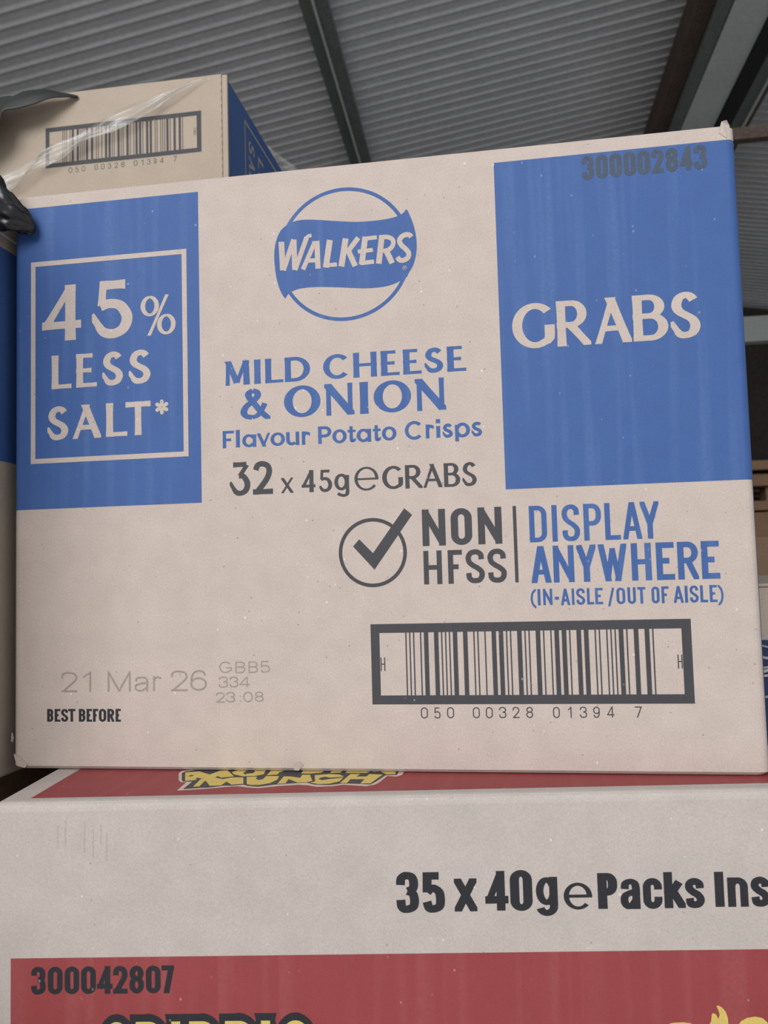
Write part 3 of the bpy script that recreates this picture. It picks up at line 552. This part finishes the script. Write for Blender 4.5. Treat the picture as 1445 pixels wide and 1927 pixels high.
 'byel': [[[241.19,45.95],[241.24,40.92],[249.13,38.62],[256.64,40.47],[258.27,44.51],[258.55,49.18],[241.96,50.6]],[[260.67,44.31],[259.88,38.55],[263.8,37.41],[266.9,43.79],[267.75,48.4],[261.46,48.94]],[[273.57,43.22],[272.89,37.48],[278.05,37.05],[279.75,42.7],[280.75,47.28],[274.51,47.82]],[[282.6,42.46],[283.47,37.83],[290.55,35.61],[298.89,34.92],[301.26,40.89],[302.49,45.42],[283.63,47.04]]],
 'flame': [[[311.09,-104.84],[311.96,-98.22],[312.91,-96.23],[313.33,-93.57],[313.93,-93.08],[315.1,-93.59],[316.02,-95.6],[316.64,-93.61],[316.06,-91.6],[315.45,-90.27],[316.32,-89.94],[317.97,-90.96],[319.25,-92.63],[319.97,-94.97],[320.13,-98.29],[319.94,-104.92]],[[290.62,-104.67],[293.87,-97.72],[296.48,-96.91],[301.28,-96.72],[303.99,-97.14],[306.67,-98.17],[307.69,-104.81]],[[323.0,-104.95],[324.04,-98.33],[325.51,-96.52],[327.96,-95.21],[331.39,-94.68],[334.42,-95.27],[336.36,-96.95],[337.58,-99.45],[337.59,-105.07]]],
}

# ------------------------------------------------------------------ the building: floor, roof, steel, back wall
FZ = -0.446
structure(box('floor', (-9, 9, -9, 10.4, FZ - 0.1, FZ), M['floor']))
structure(box('wall_back', (-9, 9, 10.22, 10.4, FZ, 3.9), M['wall']))
structure(box('wall_left', (-5.2, -5.0, -1.5, 10.2, FZ, 2.4), M['wall']))
CZ = CAM.z
def roof_sheet(name, xa, za, xb, zb, y0, y1, pitch=0.098, amp=0.010):
    n = int((y1 - y0) / pitch * 16)
    v, f = [], []
    for i in range(n + 1):
        y = y0 + (y1 - y0) * i / n
        ph = (y / pitch) % 1.0
        dd = (ph - .5) / .17
        h = amp * (math.exp(-dd * dd) + .16 * math.cos(2 * math.pi * ph))
        v += [(xa, y, za - h), (xb, y, zb - h)]
        if i: f.append((2 * i - 2, 2 * i - 1, 2 * i + 1, 2 * i))
    nb = len(v)
    v += [(x, y, z + 0.03) for x, y, z in v]
    f += [tuple(nb + k for k in reversed(q)) for q in f]
    return link_mesh(name, v, f, M['roof'], None, True)
def zl(x): return CZ + 3.05 + .147 * x
RX = 1.62
structure(roof_sheet('ceiling', -4.9, zl(-4.9), RX, zl(RX), -0.6, 10.2), 'grey corrugated roof sheets rising to the ridge')
structure(roof_sheet('ceiling', RX + .01, zl(RX), 6.5, zl(RX) - .17 * (6.5 - RX), -0.6, 10.2), 'grey corrugated roof sheets beyond the ridge')
def beam(name, sections, m, label, cat='beam', y0=-0.5, y1=10.1, skew=0.0, yref=4.5, parent=None):
    bm = bmesh.new()
    for x0, x1, z0, z1 in sections:
        vs = []
        for y in (y0, y1):
            s = skew * (y - yref)
            vs.append([bm.verts.new((x + s, y, z)) for x, z in ((x0, z0), (x1, z0), (x1, z1), (x0, z1))])
        for k in range(4):
            bm.faces.new((vs[0][k], vs[0][(k + 1) % 4], vs[1][(k + 1) % 4], vs[1][k]))
        bm.faces.new(vs[0]); bm.faces.new(vs[1])
    return link_bm(name, bm, m, parent)
# purlin left of the ridge: folded steel, raised lip coloured pale for its highlight
zz = CZ + 2.885
p = thing('roof_purlin', 'dark steel purlin under the roof sheets, left of the ridge', 'beam', (0, 0, 0))
beam('web', [(-0.765, -0.700, zz - .012, zz + .03)], M['steel'], '', skew=-.045, parent=p)
beam('lip', [(-0.697, -0.688, zz - .030, zz + .03)], M['galv'], '', skew=-.045, parent=p)
beam('flange', [(-0.685, -0.622, zz - .004, zz + .03)], M['steel'], '', skew=-.045, parent=p)
zz = CZ + 3.0
# ridge: two rusty rafters with a pale gutter sheet between them
p = thing('ridge_beam', 'rust streaked steel beam left of the pale ridge sheet', 'beam')
beam('web', [(1.335, 1.425, zz + .02, zz + .20)], M['rusty'], '', skew=-.02, parent=p)
beam('flange', [(1.430, 1.505, zz - .01, zz + .20)], M['steel'], '', skew=-.02, parent=p)
structure(beam('trim_1', [(1.515, 1.732, zz - .008, zz + .010)], M['galv'], '', skew=-.025), 'smooth pale grey metal sheet between the two ridge beams')
p = thing('ridge_beam', 'black steel beam right of the pale ridge sheet', 'beam')
beam('web', [(1.74, 1.835, zz - .02, zz + .17)], M['film_dull'], '', skew=-.022, parent=p)
beam('flange', [(1.840, 1.915, zz - .015, zz + .12)], M['steel'], '', skew=-.022, parent=p)
beam('lip', [(1.918, 1.930, zz - .03, zz + .12)], M['galv'], '', skew=-.022, parent=p)
beam('lip', [(1.933, 1.962, zz - .02, zz + .12)], M['rusty'], '', skew=-.022, parent=p)
tb = thing('tie_beam', 'rusty brown angle iron crossing below the right hand roof slope', 'beam', (0, 3, 0))
bm = bmesh.new()
for (za, zb, ya, yb) in ((1.752, 1.80, 0, .012), (1.738, 1.750, -.03, .012)):
    add_box(bm, 1.12, 5.0, ya, yb, za, zb)
o = link_bm('angle', bm, M['rusty'], tb)
o.rotation_euler = (0, 0, 0)
sup = box('hanger', (4.9, 4.94, 0.0, .03, 1.80, 2.60), M['rusty'], tb)
o = box('wall_beam', (2.2, 6.4, 10.02, 10.19, 2.68, 2.98), M['galv'])
tag(o, 'pale grey horizontal beam along the far end under the roof', 'beam')

# ------------------------------------------------------------------ the main carton
W_, D_, H_ = 0.3775, 0.27, 0.3088
mb = thing('crisps_box', 'large kraft box with two blue panels and GRABS print, centre front', 'cardboard box')
bm = bmesh.new()
def rounded_prism(bm, W, D, H, r, z0=0.0, seg=5, ztop=0.0015):
    ring = []
    for cx, cy, a0 in ((r, r, 180), (W - r, r, 270), (W - r, D - r, 0), (r, D - r, 90)):
        for i in range(seg + 1):
            a = R(a0 + 90 * i / seg)
            ring.append((cx + r * math.cos(a), cy + r * math.sin(a)))
    lv = []
    for z, ins in ((z0, ztop), (z0 + ztop, 0), (z0 + H - ztop, 0), (z0 + H, ztop)):
        lv.append([bm.verts.new((x + (ins if x < W / 2 else -ins), y + (ins if y < D / 2 else -ins), z)) for x, y in ring])
    n = len(ring)
    for a, b in zip(lv, lv[1:]):
        for i in range(n):
            bm.faces.new((a[i], a[(i + 1) % n], b[(i + 1) % n], b[i]))
    bm.faces.new(lv[0][::-1]); bm.faces.new(lv[-1])
rounded_prism(bm, W_, D_, H_, 0.0042)
link_bm('carton', bm, M['kraft'], mb, False)
def wrap_panel(name, path, z0, z1, m, parent, d=0.00007):
    v, f = [], []
    n = len(path)
    for i, (x, y) in enumerate(path):
        a, b = Vector(path[max(i - 1, 0)]), Vector(path[min(i + 1, n - 1)])
        t = (b - a).normalized()
        nn = Vector((t.y, -t.x))
        v += [(x + nn.x * d, y + nn.y * d, z0), (x + nn.x * d, y + nn.y * d, z1)]
        if i: f.append((2 * i - 2, 2 * i, 2 * i + 1, 2 * i - 1))
    return link_mesh(name, v, f, m, parent)
rc = 0.0042
cl = [(rc - rc * math.cos(R(t)), rc - rc * math.sin(R(t))) for t in range(0, 91, 10)]
cr_ = [(W_ - rc + rc * math.sin(R(t)), rc - rc * math.cos(R(t))) for t in range(0, 91, 10)]
wrap_panel('blue_panel', [(0, .22)] + cl + [(.1062, 0)], .1360, .3016, M['blue'], mb)
wrap_panel('blue_panel', [(.2620, 0)] + cr_ + [(W_, .22)], .1364, .3012, M['blue'], mb)
wrap_panel('blue_edge', cr_[6:] + [(W_, .22)], .0135, .1362, M['blue'], mb)
FM = Face((0, 0, 0), (1, 0, 0), (0, 0, 1), (0, -1, 0))
D1, D2 = 0.00007, 0.00016
# left panel
ink = Ink(FM, D2)
fx0, fx1, fz0, fz1, ft = 10.4, 99.4, 160.5, 271.2, 2.65
ink.rect(fx0, fx1, fz1 - ft, fz1); ink.rect(fx0, fx1, fz0, fz0 + ft)
ink.rect(fx0, fx0 + ft, fz0 + ft, fz1 - ft); ink.rect(fx1 - ft, fx1, fz0 + ft, fz1 - ft)
ink.build('border_line', M['kraft'], mb)
write(FM, D2, flare, ['p45'], 'lettering', M['kraft'], mb, 5.9, 4.6, .18, 'kraft coloured 45 percent', {'4': (5.6, 4.4), '5': (6.2, 5.0), '%': (2.6, 1.5)})
write(FM, D2, flare, ['less', 'salt'], 'lettering', M['kraft'], mb, 3.9, 2.7, .22, 'kraft coloured LESS SALT', {'S': (4.0, 3.0), 'L': (4.2, 2.5), 'E': (4.2, 2.4), 'A': (4.4, 2.8), 'T': (3.9, 3.0), '*': (2.5, 2.5)})
# right panel
write(FM, D2, flare, ['grabs'], 'lettering', M['kraft'], mb, 4.6, 2.7, .2, 'kraft coloured GRABS', {'S': (4.7, 3.1), 'G': (4.9, 3.0), 'R': (4.5, 2.8), 'B': (4.7, 2.7), 'A': (4.8, 2.8)})
write(FM, D2, gothic, ['n3000'], 'lettering', M['grey'], mb, 2.4, 2.1, 0, 'dark stamped number')
# emblem
em = Ink(FM, D1)
em.ring(184.33, 261.1, 33.15, 35.0)
em.k += 2
em.shape(TR['ribbon'][0])
emb = em.build('emblem', M['blue'], mb)
ink = Ink(FM, D2)
for q in TR['wk']:
    ink.poly([tuple(x) for x in q]); ink.k += 1
ink.ring(215.5, 251.1, .85, 1.08, 28)
glyph(ink, gothic, 'R', 215.15, 215.9, 250.6, 251.6, .18, .16)
o = ink.build('emblem_lettering', M['kraft'], emb)
o['label'] = 'slanted kraft coloured WALKERS lettering'
# centre text
write(FM, D1, flare, ['mild'], 'lettering', M['blue'], mb, 3.0, 1.9, .18, 'blue flavour name, upper line', {'S': (3.0, 2.2), 'C': (3.3, 1.8), 'D': (3.4, 1.8), 'E': (3.5, 1.6), 'H': (3.2, 1.6), 'L': (3.4, 1.6), 'I': (3.6, 2.0), 'M': (3.4, 2.0)})
write(FM, D1, flare, ['onion'], 'lettering', M['blue'], mb, 4.6, 2.2, .18, 'blue flavour name, lower line', {'&': (3.6, 2.4), 'O': (4.6, 2.0), 'I': (4.5, 2.5), 'N': (4.2, 3.0)})
write(FM, D1, flare, ['flav', 'pota'], 'lettering', M['blue'], mb, 1.9, 1.45, .1, 'blue line of mixed case words', {'r': (1.8, 1.5), 's': (1.75, 1.5), 'a': (1.9, 1.3), 't': (1.7, 1.2), 'C': (1.8, 1.5), 'o': (1.9, 1.3), 'i': (2.0, 2.0), 'l': (2.2, 1.5)})
write(FM, D1, flare, ['w32'], 'lettering', M['black'], mb, 2.0, 1.5, .14, 'dark pack count line', {'3': (3.1, 2.6), '2': (3.0, 2.8), 'e': (1.6, 1.0), 'A': (2.1, 1.3), 'B': (2.2, 1.3), 'R': (2.2, 1.4), 'G': (2.3, 1.4), 'S': (2.1, 1.5), 'g': (1.9, 1.4), 'x': (1.8, 1.2)})
# tick mark and its words
ink = Ink(FM, D1)
ink.ring(195.15, 107.55, 15.45, 17.25)
ink.shape(TR['tick'][0])
ink.build('check_mark', M['black'], mb)
write(FM, D1, gothic, ['non', 'hfss'], 'lettering', M['black'], mb, 3.3, 2.9, 0, 'dark NON HFSS', {'N': (3.4, 3.2), 'O': (3.6, 3.0), 'H': (2.5, 2.3), 'F': (2.6, 2.4), 'S': (2.6, 2.5)})
ink = Ink(FM, D1); ink.rect(264.95, 266.6, 90.95, 128.15); ink.build('divider_line', M['black'], mb)
write(FM, D1, gothic, ['disp'], 'lettering', M['blue'], mb, 2.5, 2.2, 0, 'blue DISPLAY')
write(FM, D1, gothic, ['anyw'], 'lettering', M['blue'], mb, 2.95, 2.7, 0, 'blue ANYWHERE', {'W': (3.0, 2.6), 'E': (2.9, 2.7), 'H': (2.9, 2.4), 'R': (2.9, 2.6), 'A': (3.0, 2.3), 'N': (2.7, 2.8), 'Y': (3.0, 2.8)})
write(FM, D1, gothic, ['aisle'], 'lettering', M['blue'], mb, 1.25, 1.15, 0, 'small blue line in brackets', {'(': (.95, 1.1), ')': (.95, 1.1), '/': (1.0, 1.0), '-': (1.2, 1.4), 'I': (1.35, 1.2), 'N': (1.2, 1.3)})
bc = barcode(FM, D1, 193.1, 345.5, 32.7, 72.0, 197.45, 341.1, 37.05, 67.6, 210.2, 328.6, 'barcode', mb, M['black'])
write(FM, D1, gothic, ['bard'], 'barcode_text', M['black'], bc, .52, .52, 0, None)
# stamped date and best before
write(FM, D1, gothic, ['date'], 'lettering', M['jet'], mb, .95, .95, 0, 'pale grey stamped date')
write(FM, D1, gothic, ['code'], 'lettering', M['jet'], mb, .6, .6, 0, 'pale grey stamped batch code')
write(FM, D1, gothic, ['bb'], 'lettering', M['dense'], mb, 1.45, 1.1, 0, 'black BEST BEFORE')
# scuffed corners: a torn flake at the bottom left, a lifted flap corner at the top right
def flake(name, pts, th, parent, m=M['kraft']):
    bm = bmesh.new()
    a = [bm.verts.new(p) for p in pts]
    b = [bm.verts.new((p[0], p[1] + th, p[2])) for p in pts]
    bm.faces.new(a); bm.faces.new(b[::-1])
    for i in range(len(a)):
        bm.faces.new((a[i], b[i], b[(i + 1) % len(a)], a[(i + 1) % len(a)]))
    return link_bm(name, bm, m, parent)
flake('torn_flake', [(-.0012, .0015, .0170), (.0, -.0006, .0185), (.0006, -.0004, .0155), (-.0002, .0, .0135), (-.0014, .001, .0140)], .0009, mb)
flake('torn_flake', [(.0010, -.0004, .0075), (.0045, -.0010, .0062), (.0090, -.0006, .0025), (.0075, -.0004, .0004), (.0030, -.0006, .0015)], .0008, mb)
flake('torn_flake', [(.1525, -.0002, .0005), (.1535, -.0012, .0045), (.1560, -.0010, .0046), (.1575, -.0003, .0030), (.1550, -.0004, .0003)], .0003, mb)
flake('flap_corner', [(.3700, -.0002, .3050), (.3715, -.0012, .3100), (.3738, -.0012, .3104), (.3755, .0008, .3085), (.3758, .0014, .3030), (.3735, -.0003, .3020)], .0020, mb)

# ------------------------------------------------------------------ the red printed carton underneath
P2 = Vector((0.030, -0.06362591, 0))
LW, LD, LH = 0.56, 0.36, 0.30
lb = thing('snack_box', 'kraft box with red printed bands under the blue box', 'cardboard box', (P2.x, P2.y, -0.0006), R(7))
bm = bmesh.new()
add_box(bm, 0, LW, 0, LD, -LH, 0, 0.0040, 4)
link_bm('carton', bm, M['kraft3'], lb, False)
FL = Face((0, 0, 0), (1, 0, 0), (0, 0, 1), (0, -1, 0))
FT = Face((0, 0, 0), (1, 0, 0), (0, 1, 0), (0, 0, 1))
ink = Ink(FL, D1); ink.rect(9.5, 540, -260, -67.0); ink.build('red_panel', M['red'], lb)
ink = Ink(FT, D1); ink.poly([(14.8, 7.9), (545, 12.0), (545, 200), (15.8, 200)]); ink.build('red_panel', M['red'], lb)
write(FL, D1, gothic, ['l35', 'lpk', [('i', 342.8, 347.3, -49.2, -34.6), ('d', 349.0, 358.0, -49.3, -34.6), ('e', 359.5, 368.4, -49.3, -36.8)]], 'lettering', M['dense'], lb, 3.9, 3.2, 0, 'bold black pack count',
      {'e': (2.3, 1.3), 'x': (3.7, 2.8), '4': (3.7, 3.2), 'g': (3.6, 2.6), 'a': (3.4, 2.4), 's': (3.4, 2.9), 'c': (3.4, 2.8), 'n': (3.4, 2.6), 'k': (3.7, 3.0), 'P': (4.0, 3.0), '3': (3.9, 3.2), '5': (3.9, 3.2), '0': (4.0, 2.8)})
write(FL, D2, gothic, ['n42'], 'lettering', M['dense'], lb, 2.45, 2.1, 0, 'black stamped number on red')
ink = Ink(FL, D1)
for x, z0, z1 in ((30, -10, -20), (33.5, -8, -19), (42, -9, -22), (46, -12, -24), (49.5, -10, -18), (52, -14, -26)):
    ink.rect(x, x + .7, z1, z0)
ink.build('ink_smudge', M['smudge'], lb)
# bubble lettering that starts at the bottom of the picture
GB = [('G', 50.5, 62.5), ('R', 65.0, 76.5), ('A', 77.0, 88.2), ('B', 88.5, 100.2), ('B', 104.2, 116.5), ('A', 116.2, 127.6), ('G', 128.0, 141.8)]
ink = Ink(FL, D2)
for ch, a, b in GB:
    glyph(ink, gothic, ch, a - 2.6, b + 2.6, -116.0, -91.2, 8.6, 8.6)
    ink.ring((a + b) / 2, -97.2, 0.01, 6.2 if ch != 'A' else 4.6, 30, 0, 180)
o = ink.build('lettering', M['dense'], lb); o['label'] = 'black outline of the bubble lettering'
ink = Ink(FL, D2 + .00012)
for ch, a, b in GB:
    glyph(ink, gothic, ch, a, b, -113.0, -94.3, 3.9, 3.9)
o = ink.build('lettering', M['yellow'], lb); o['label'] = 'yellow bubble lettering'
ink = Ink(FL, D2)
for q in TR['flame']: ink.shape([tuple(x) for x in q])
o = ink.build('lettering', M['yellow'], lb); o['label'] = 'yellow flame topped lettering'
# logo on the top face
ink = Ink(FT, D2); ink.shape([tuple(x) for x in TR['mwhite'][0]]); o = ink.build('logo', M['white'], lb)
def sub(key, m, d, name='logo_lettering'):
    ink = Ink(FT, d)
    for q in TR[key]:
        ink.shape([tuple(x) for x in q])
    return ink.build(name, m, o)
sub('mblack', M['black'], D2 + .00005, 'logo_lettering')
sub('myel', M['yellow'], D2 + .0001)
sub('meye', M['black'], D2 + .00016, 'logo_lettering')
ink = Ink(FT, D2); ink.shape([tuple(x) for x in TR['bblack'][0]]); o = ink.build('logo', M['black'], lb)
sub('byel', M['yellow'], D2 + .00006)

# ------------------------------------------------------------------ carton behind, standing on end, upper left
ub = thing('crisps_box', 'kraft box at upper left with barcode end and blue side', 'cardboard box', (0, 0.295, 0))
UX = 0.0224
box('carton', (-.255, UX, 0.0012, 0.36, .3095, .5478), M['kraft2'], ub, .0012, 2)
# outer flap of the end, with a scored glue edge
bm = bmesh.new()
add_box(bm, -.252, .0168, -.0002, .0012, .312, .5530, 0.0004, 1)
link_bm('end_flap', bm, M['kraft2'], ub)
box('glue_edge', (.0172, .0222, -.0008, .0011, .312, .5515), M['kraft2'], ub, .0004, 1)
ink = Ink(Face((0, -.0002, 0), (1, 0, 0), (0, 0, 1), (0, -1, 0)), .0001)
for i in range(34):
    ink.rect(16.2, 16.55, 318 + i * 7, 321.5 + i * 7)
ink.build('perforation', M['brown'], ub)
FU = Face((0, -.0002, 0), (1, 0, 0), (0, 0, 1), (0, -1, 0))
bc = barcode(FU, D1, -155.8, -3.0, 481.9, 520.6, -151.9, -7.3, 486.0, 516.4, -138.9, -20.4, 'barcode', ub, M['black'])
# rows of the print run very slightly downhill to the right, as the photo shows
write(FU, D1, gothic, ['ubd', [('H', -151.3, -149.0, 497.5, 504.5), ('H', -10.2, -7.9, 498, 505)]], 'barcode_text', M['black'], bc, .5, .5)
FS = Face((UX, 0, 0), (0, 1, 0), (0, 0, 1), (1, 0, 0))
v = [FS.pt(a, b, D1) for a, b in ((1.6, 313), (355, 313), (355, 546.3), (1.6, 546.3))]
link_mesh('blue_panel', v, [(0, 1, 2, 3)], M['blue'], ub)
ink = Ink(FS, D2)
for a0, a1, b0, b1 in ((47.2, 49.6, 330, 535), (49.6, 165, 532.6, 535)):
    ink.rect(a0, a1, b0, b1)
ink.build('border_line', M['kraft2'], ub)
class Turned(Face):
    # print turned a quarter clockwise: reading direction runs down the side
    def pt(self, x, y, d):
        return Face.pt(self, y, -x, d)
FTn = Turned((UX, 0, 0), (0, 1, 0), (0, 0, 1), (1, 0, 0))
ink = Ink(FTn, D2)
def col(word, y0, y1, x, w, gap, a, b):
    for ch in word:
        glyph(ink, flare, ch, x, x + w, y0, y1, a, b, .2); x += w + gap
col('SALT', 59.5, 78.0, -521.5, 12.5, 3.5, 3.9, 2.8)
col('LESS', 89.5, 107.5, -519.0, 12.0, 3.5, 3.9, 2.8)
o = ink.build('lettering', M['kraft2'], ub); o['label'] = 'kraft coloured lettering turned sideways'

# support carton directly below it
sb = thing('cardboard_box', 'tall plain kraft box standing behind the blue GRABS box', 'cardboard box', (0, .30, 0))
bm = bmesh.new(); add_box(bm, -.25, .02, 0, .35, -.3005, .3090, .003, 2)
link_bm('carton', bm, M['kraft2'], sb)

# ------------------------------------------------------------------ left neighbour stack
lf = thing('crisps_box', 'kraft box with dark blue side at the left edge beside the GRABS box', 'cardboard box', (-0.006, 0, -0.005))
box('carton', (-.38, 0, -.115, .27, 0, .314), M['kraft2'], lf, .0015, 2)  # unseen front reach set to darken the main carton's left side
FS2 = Face((0, 0, 0), (0, 1, 0), (0, 0, 1), (1, 0, 0))
ink = Ink(FS2, D1); ink.rect(-113, 268, 167.8, 285.5); ink.build('blue_panel', M['blue'], lf)
ink = Ink(FS2, D1); ink.rect(-113, 40, 292.2, 293.6); ink.build('tape_strip', M['galv'], lf)
ll = thing('cardboard_box', 'plain kraft box in the dark gap at lower left', 'cardboard box', (-0.024, 0, 0))
box('carton', (-.39, 0, -.30, .27, -.3005, -.0056), M['brown'], ll, .0015, 2)  # front lengthened out of view so that it shades the red carton

# ------------------------------------------------------------------ right of the main carton
rb = thing('cardboard_tray', 'shallow pale kraft tray with film wrapped navy band right of the GRABS box', 'tray', (0.3842, 0.052, -0.0004))
TZ = .0868
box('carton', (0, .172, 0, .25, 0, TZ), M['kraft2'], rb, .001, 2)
Fr = Face((0, 0, 0), (1, 0, 0), (0, 0, 1), (0, -1, 0))
Frs = Face((0, 0, 0), (0, 1, 0), (0, 0, 1), (-1, 0, 0))
ink = Ink(Fr, D1); ink.rect(1, 171, 1, 58.5); ink.build('navy_panel', M['navy'], rb)
ink = Ink(Fr, D1); ink.rect(1, 171, 84.6, 85.2); ink.build('crease_line', M['brown'], rb)
bm = bmesh.new()
for k, (z, a) in enumerate(((.0570, .0009), (.0535, .0006), (.0500, .0009), (.0450, .0006), (.0410, .0011), (.0385, .0008), (.0290, .0008))):
    n = 60
    ring0 = None
    for i in range(n + 1):
        x = .001 + .170 * i / n
        zc = z + .0012 * math.sin(x * 90 + k * 1.7) + .0008 * math.sin(x * 310 + k)
        ring = [bm.verts.new((x, -.0022 + .0009 * math.cos(q), zc + a * math.sin(q))) for q in (0, 1.26, 2.51, 3.77, 5.03)]
        if ring0:
            for j in range(5):
                bm.faces.new((ring0[j], ring0[(j + 1) % 5], ring[(j + 1) % 5], ring[j]))
        ring0 = ring
link_bm('plastic_wrap', bm, M['film'], rb, True)
bb = thing('cardboard_box', 'dark brown box further back at the right edge', 'cardboard box', (.60, 1.0, 0))
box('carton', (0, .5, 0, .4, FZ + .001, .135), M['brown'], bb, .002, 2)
pl = thing('pallet', 'brown wooden pallet boards in the dark at the right edge', 'pallet', (.78, 2.0, 0))
for k, z in enumerate((.355, .315, .245)):
    bm = bmesh.new()
    for q in range(4):
        add_box(bm, 0, .9, q * .22, q * .22 + .12, z - .012 - .004 * (k % 2), z + .014, .002, 1)
    link_bm('board', bm, M['wood'], pl)
for x in (.10, .45, .80):
    box('block', (x, x + .09, 0, .78, .10, .2280), M['wood'], pl, .002, 1)
for x in (.02, .158, .80):
    box('leg', (x, x + .012, .02, .08, FZ + .001, .302), M['wood'], pl, .001, 1)

# pallet that carries the front stacks
fp = thing('pallet', 'wooden pallet carrying the front boxes near the floor', 'pallet', (0, 0, FZ))
for i in range(7):
    y = -.31 + i * .155
    box('board', (-.45, .90, y, y + .09, .125, .1445), M['wood'], fp, .002, 1)
for x in (-.42, .17, .78):
    box('block', (x, x + .1, -.31, .70, .001, .1245), M['wood'], fp, .002, 1)

# ------------------------------------------------------------------ plastic film
def catm(P, k=6):
    P = [Vector(p) for p in P]
    P = [2 * P[0] - P[1]] + P + [2 * P[-1] - P[-2]]
    out = []
    for i in range(1, len(P) - 2):
        a, b, c, d = P[i - 1:i + 3]
        for j in range(k):
            t = j / k
            out.append(.5 * ((2 * b) + (c - a) * t + (2 * a - 5 * b + 4 * c - d) * t * t + (3 * b - a - 3 * c + d) * t ** 3))
    out.append(P[-2])
    return out
def film_strip(name, top, bot, m, fold=.004, nv=14, seed=1, y0=.288, th=0.0):
    rnd = random.Random(seed)
    A, B = catm(top), catm(bot)
    v, f = [], []
    ph = [rnd.uniform(0, 6) for _ in range(6)]
    for i, (a, b) in enumerate(zip(A, B)):
        for j in range(nv + 1):
            t = j / nv
            p = a.lerp(b, t)
            w = (a - b).length
            d = fold * min(1, w / .015) * (math.sin(t * 9 + i * .12 + ph[0]) + .6 * math.sin(t * 17 - i * .2 + ph[1]) + .3 * math.sin(t * 31 + i * .5 + ph[2]))
            p = Vector((p.x, p.y - abs(d) * .9 - .0006, p.z))
            v.append(p)
            if i and j:
                q = nv + 1
                f.append((i * q + j, i * q + j - 1, (i - 1) * q + j - 1, (i - 1) * q + j))
    return link_mesh(name, v, f, m, None, True)
tp = [(-.232, .288, .456), (-.1978, .288, .4744), (-.1599, .288, .4874), (-.1466, .288, .4966), (-.1115, .289, .5096), (-.092, .289, .518), (-.0768, .290, .5246), (-.0399, .291, .5371), (-.0024, .292, .5482), (.0029, .293, .5486)]
bt = [(-.228, .288, .430), (-.1954, .288, .4572), (-.1809, .288, .4621), (-.1654, .288, .4753), (-.1480, .288, .4793), (-.1262, .288, .4900), (-.1094, .288, .4989), (-.0700, .290, .5095), (-.0024, .292, .5466), (.0034, .293, .548)]
o = film_strip('plastic_film', tp, bt, M['film'], .0035)
tag(o, 'twisted strip of clear film across the upper left box', 'plastic film')
o = film_strip('plastic_film', [(-.030, .50, .6080), (-.0116, .50, .6034), (.0049, .50, .5848), (.0317, .50, .5621), (.038, .50, .5520)], [(-.028, .50, .5500), (-.0116, .50, .5495), (.0, .50, .5492), (.0236, .50, .5485), (.034, .50, .5400)], M['film_thin'], .002, seed=5)
tag(o, 'scrap of clear film hanging behind the blue side of upper left box', 'plastic film')
# dull black film draped over the top edge of the upper left box
def drape():
    top = [(-.26, .300, .5560), (-.1928, .285, .5500), (-.1828, .285, .5495), (-.1706, .283, .5515), (-.1518, .284, .5518), (-.1376, .288, .5495), (-.1290, .292, .5490), (-.1225, .2935, .5468)]
    bot = [(-.26, .255, .4700), (-.1928, .266, .5060), (-.1828, .268, .5250), (-.1706, .270, .5275), (-.1540, .273, .5320), (-.1420, .278, .5385), (-.1320, .284, .5420), (-.1222, .2930, .5462)]
    A, B = catm(top), catm(bot)
    v, f = [], []
    nv = 10
    for i, (a, b) in enumerate(zip(A, B)):
        for j in range(nv + 1):
            t = j / nv
            p = a.lerp(b, t)
            p.z += .0016 * math.sin(t * 8 + i * .15) * (1 - abs(2 * t - 1))
            p.y -= .003 * math.sin(t * math.pi) * min(1, (len(A) - i) / 20)
            v.append(p)
            if i and j:
                q = nv + 1
                f.append((i * q + j, i * q + j - 1, (i - 1) * q + j - 1, (i - 1) * q + j))
    o = link_mesh('plastic_film', v, f, M['film_dull'], None, True)
    md = o.modifiers.new('thickness', 'SOLIDIFY'); md.thickness = .0008; md.offset = 0
    return o
tag(drape(), 'dull black film draped over the top edge of the upper left box', 'plastic film')
# crumpled shiny black film caught at the top corner of the left box
def crumple():
    rnd = random.Random(3)
    path = catm([(-.060, -.014, .330), (-.030, -.016, .322), (-.008, -.014, .3085), (.001, -.012, .2975), (.008, -.010, .2930), (.0128, -.0065, .2895), (.0155, -.0050, .2872)], 7)
    rad = [.010, .011, .0112, .0098, .0070, .0046, .0018]
    v, f = [], []
    n, m = len(path), 56
    for i, p in enumerate(path):
        s = i / (n - 1) * (len(rad) - 1)
        k = min(int(s), len(rad) - 2)
        r = rad[k] + (rad[k + 1] - rad[k]) * (s - k)
        for j in range(m):
            a = 2 * math.pi * j / m
            rr = r * (.86 + .22 * abs(math.sin(2.5 * a + i * .13)) + .14 * abs(math.sin(4 * a - i * .21)) + .10 * abs(math.sin(6 * a + i * .37)) - .10 * abs(math.sin(i * .45 + a)))
            v.append((p.x + .25 * rr * math.sin(a), p.y + .55 * rr * math.cos(a), p.z + rr * math.sin(a)))
            if i:
                f.append((i * m + j, i * m + (j + 1) % m, (i - 1) * m + (j + 1) % m, (i - 1) * m + j))
    f.append(tuple(range(m))); f.append(tuple((n - 1) * m + j for j in reversed(range(m))))
    return link_mesh('plastic_film', v, f, M['film_black'], None, True)
tag(crumple(), 'crumpled shiny black film over the top left corner of the GRABS box', 'plastic film')
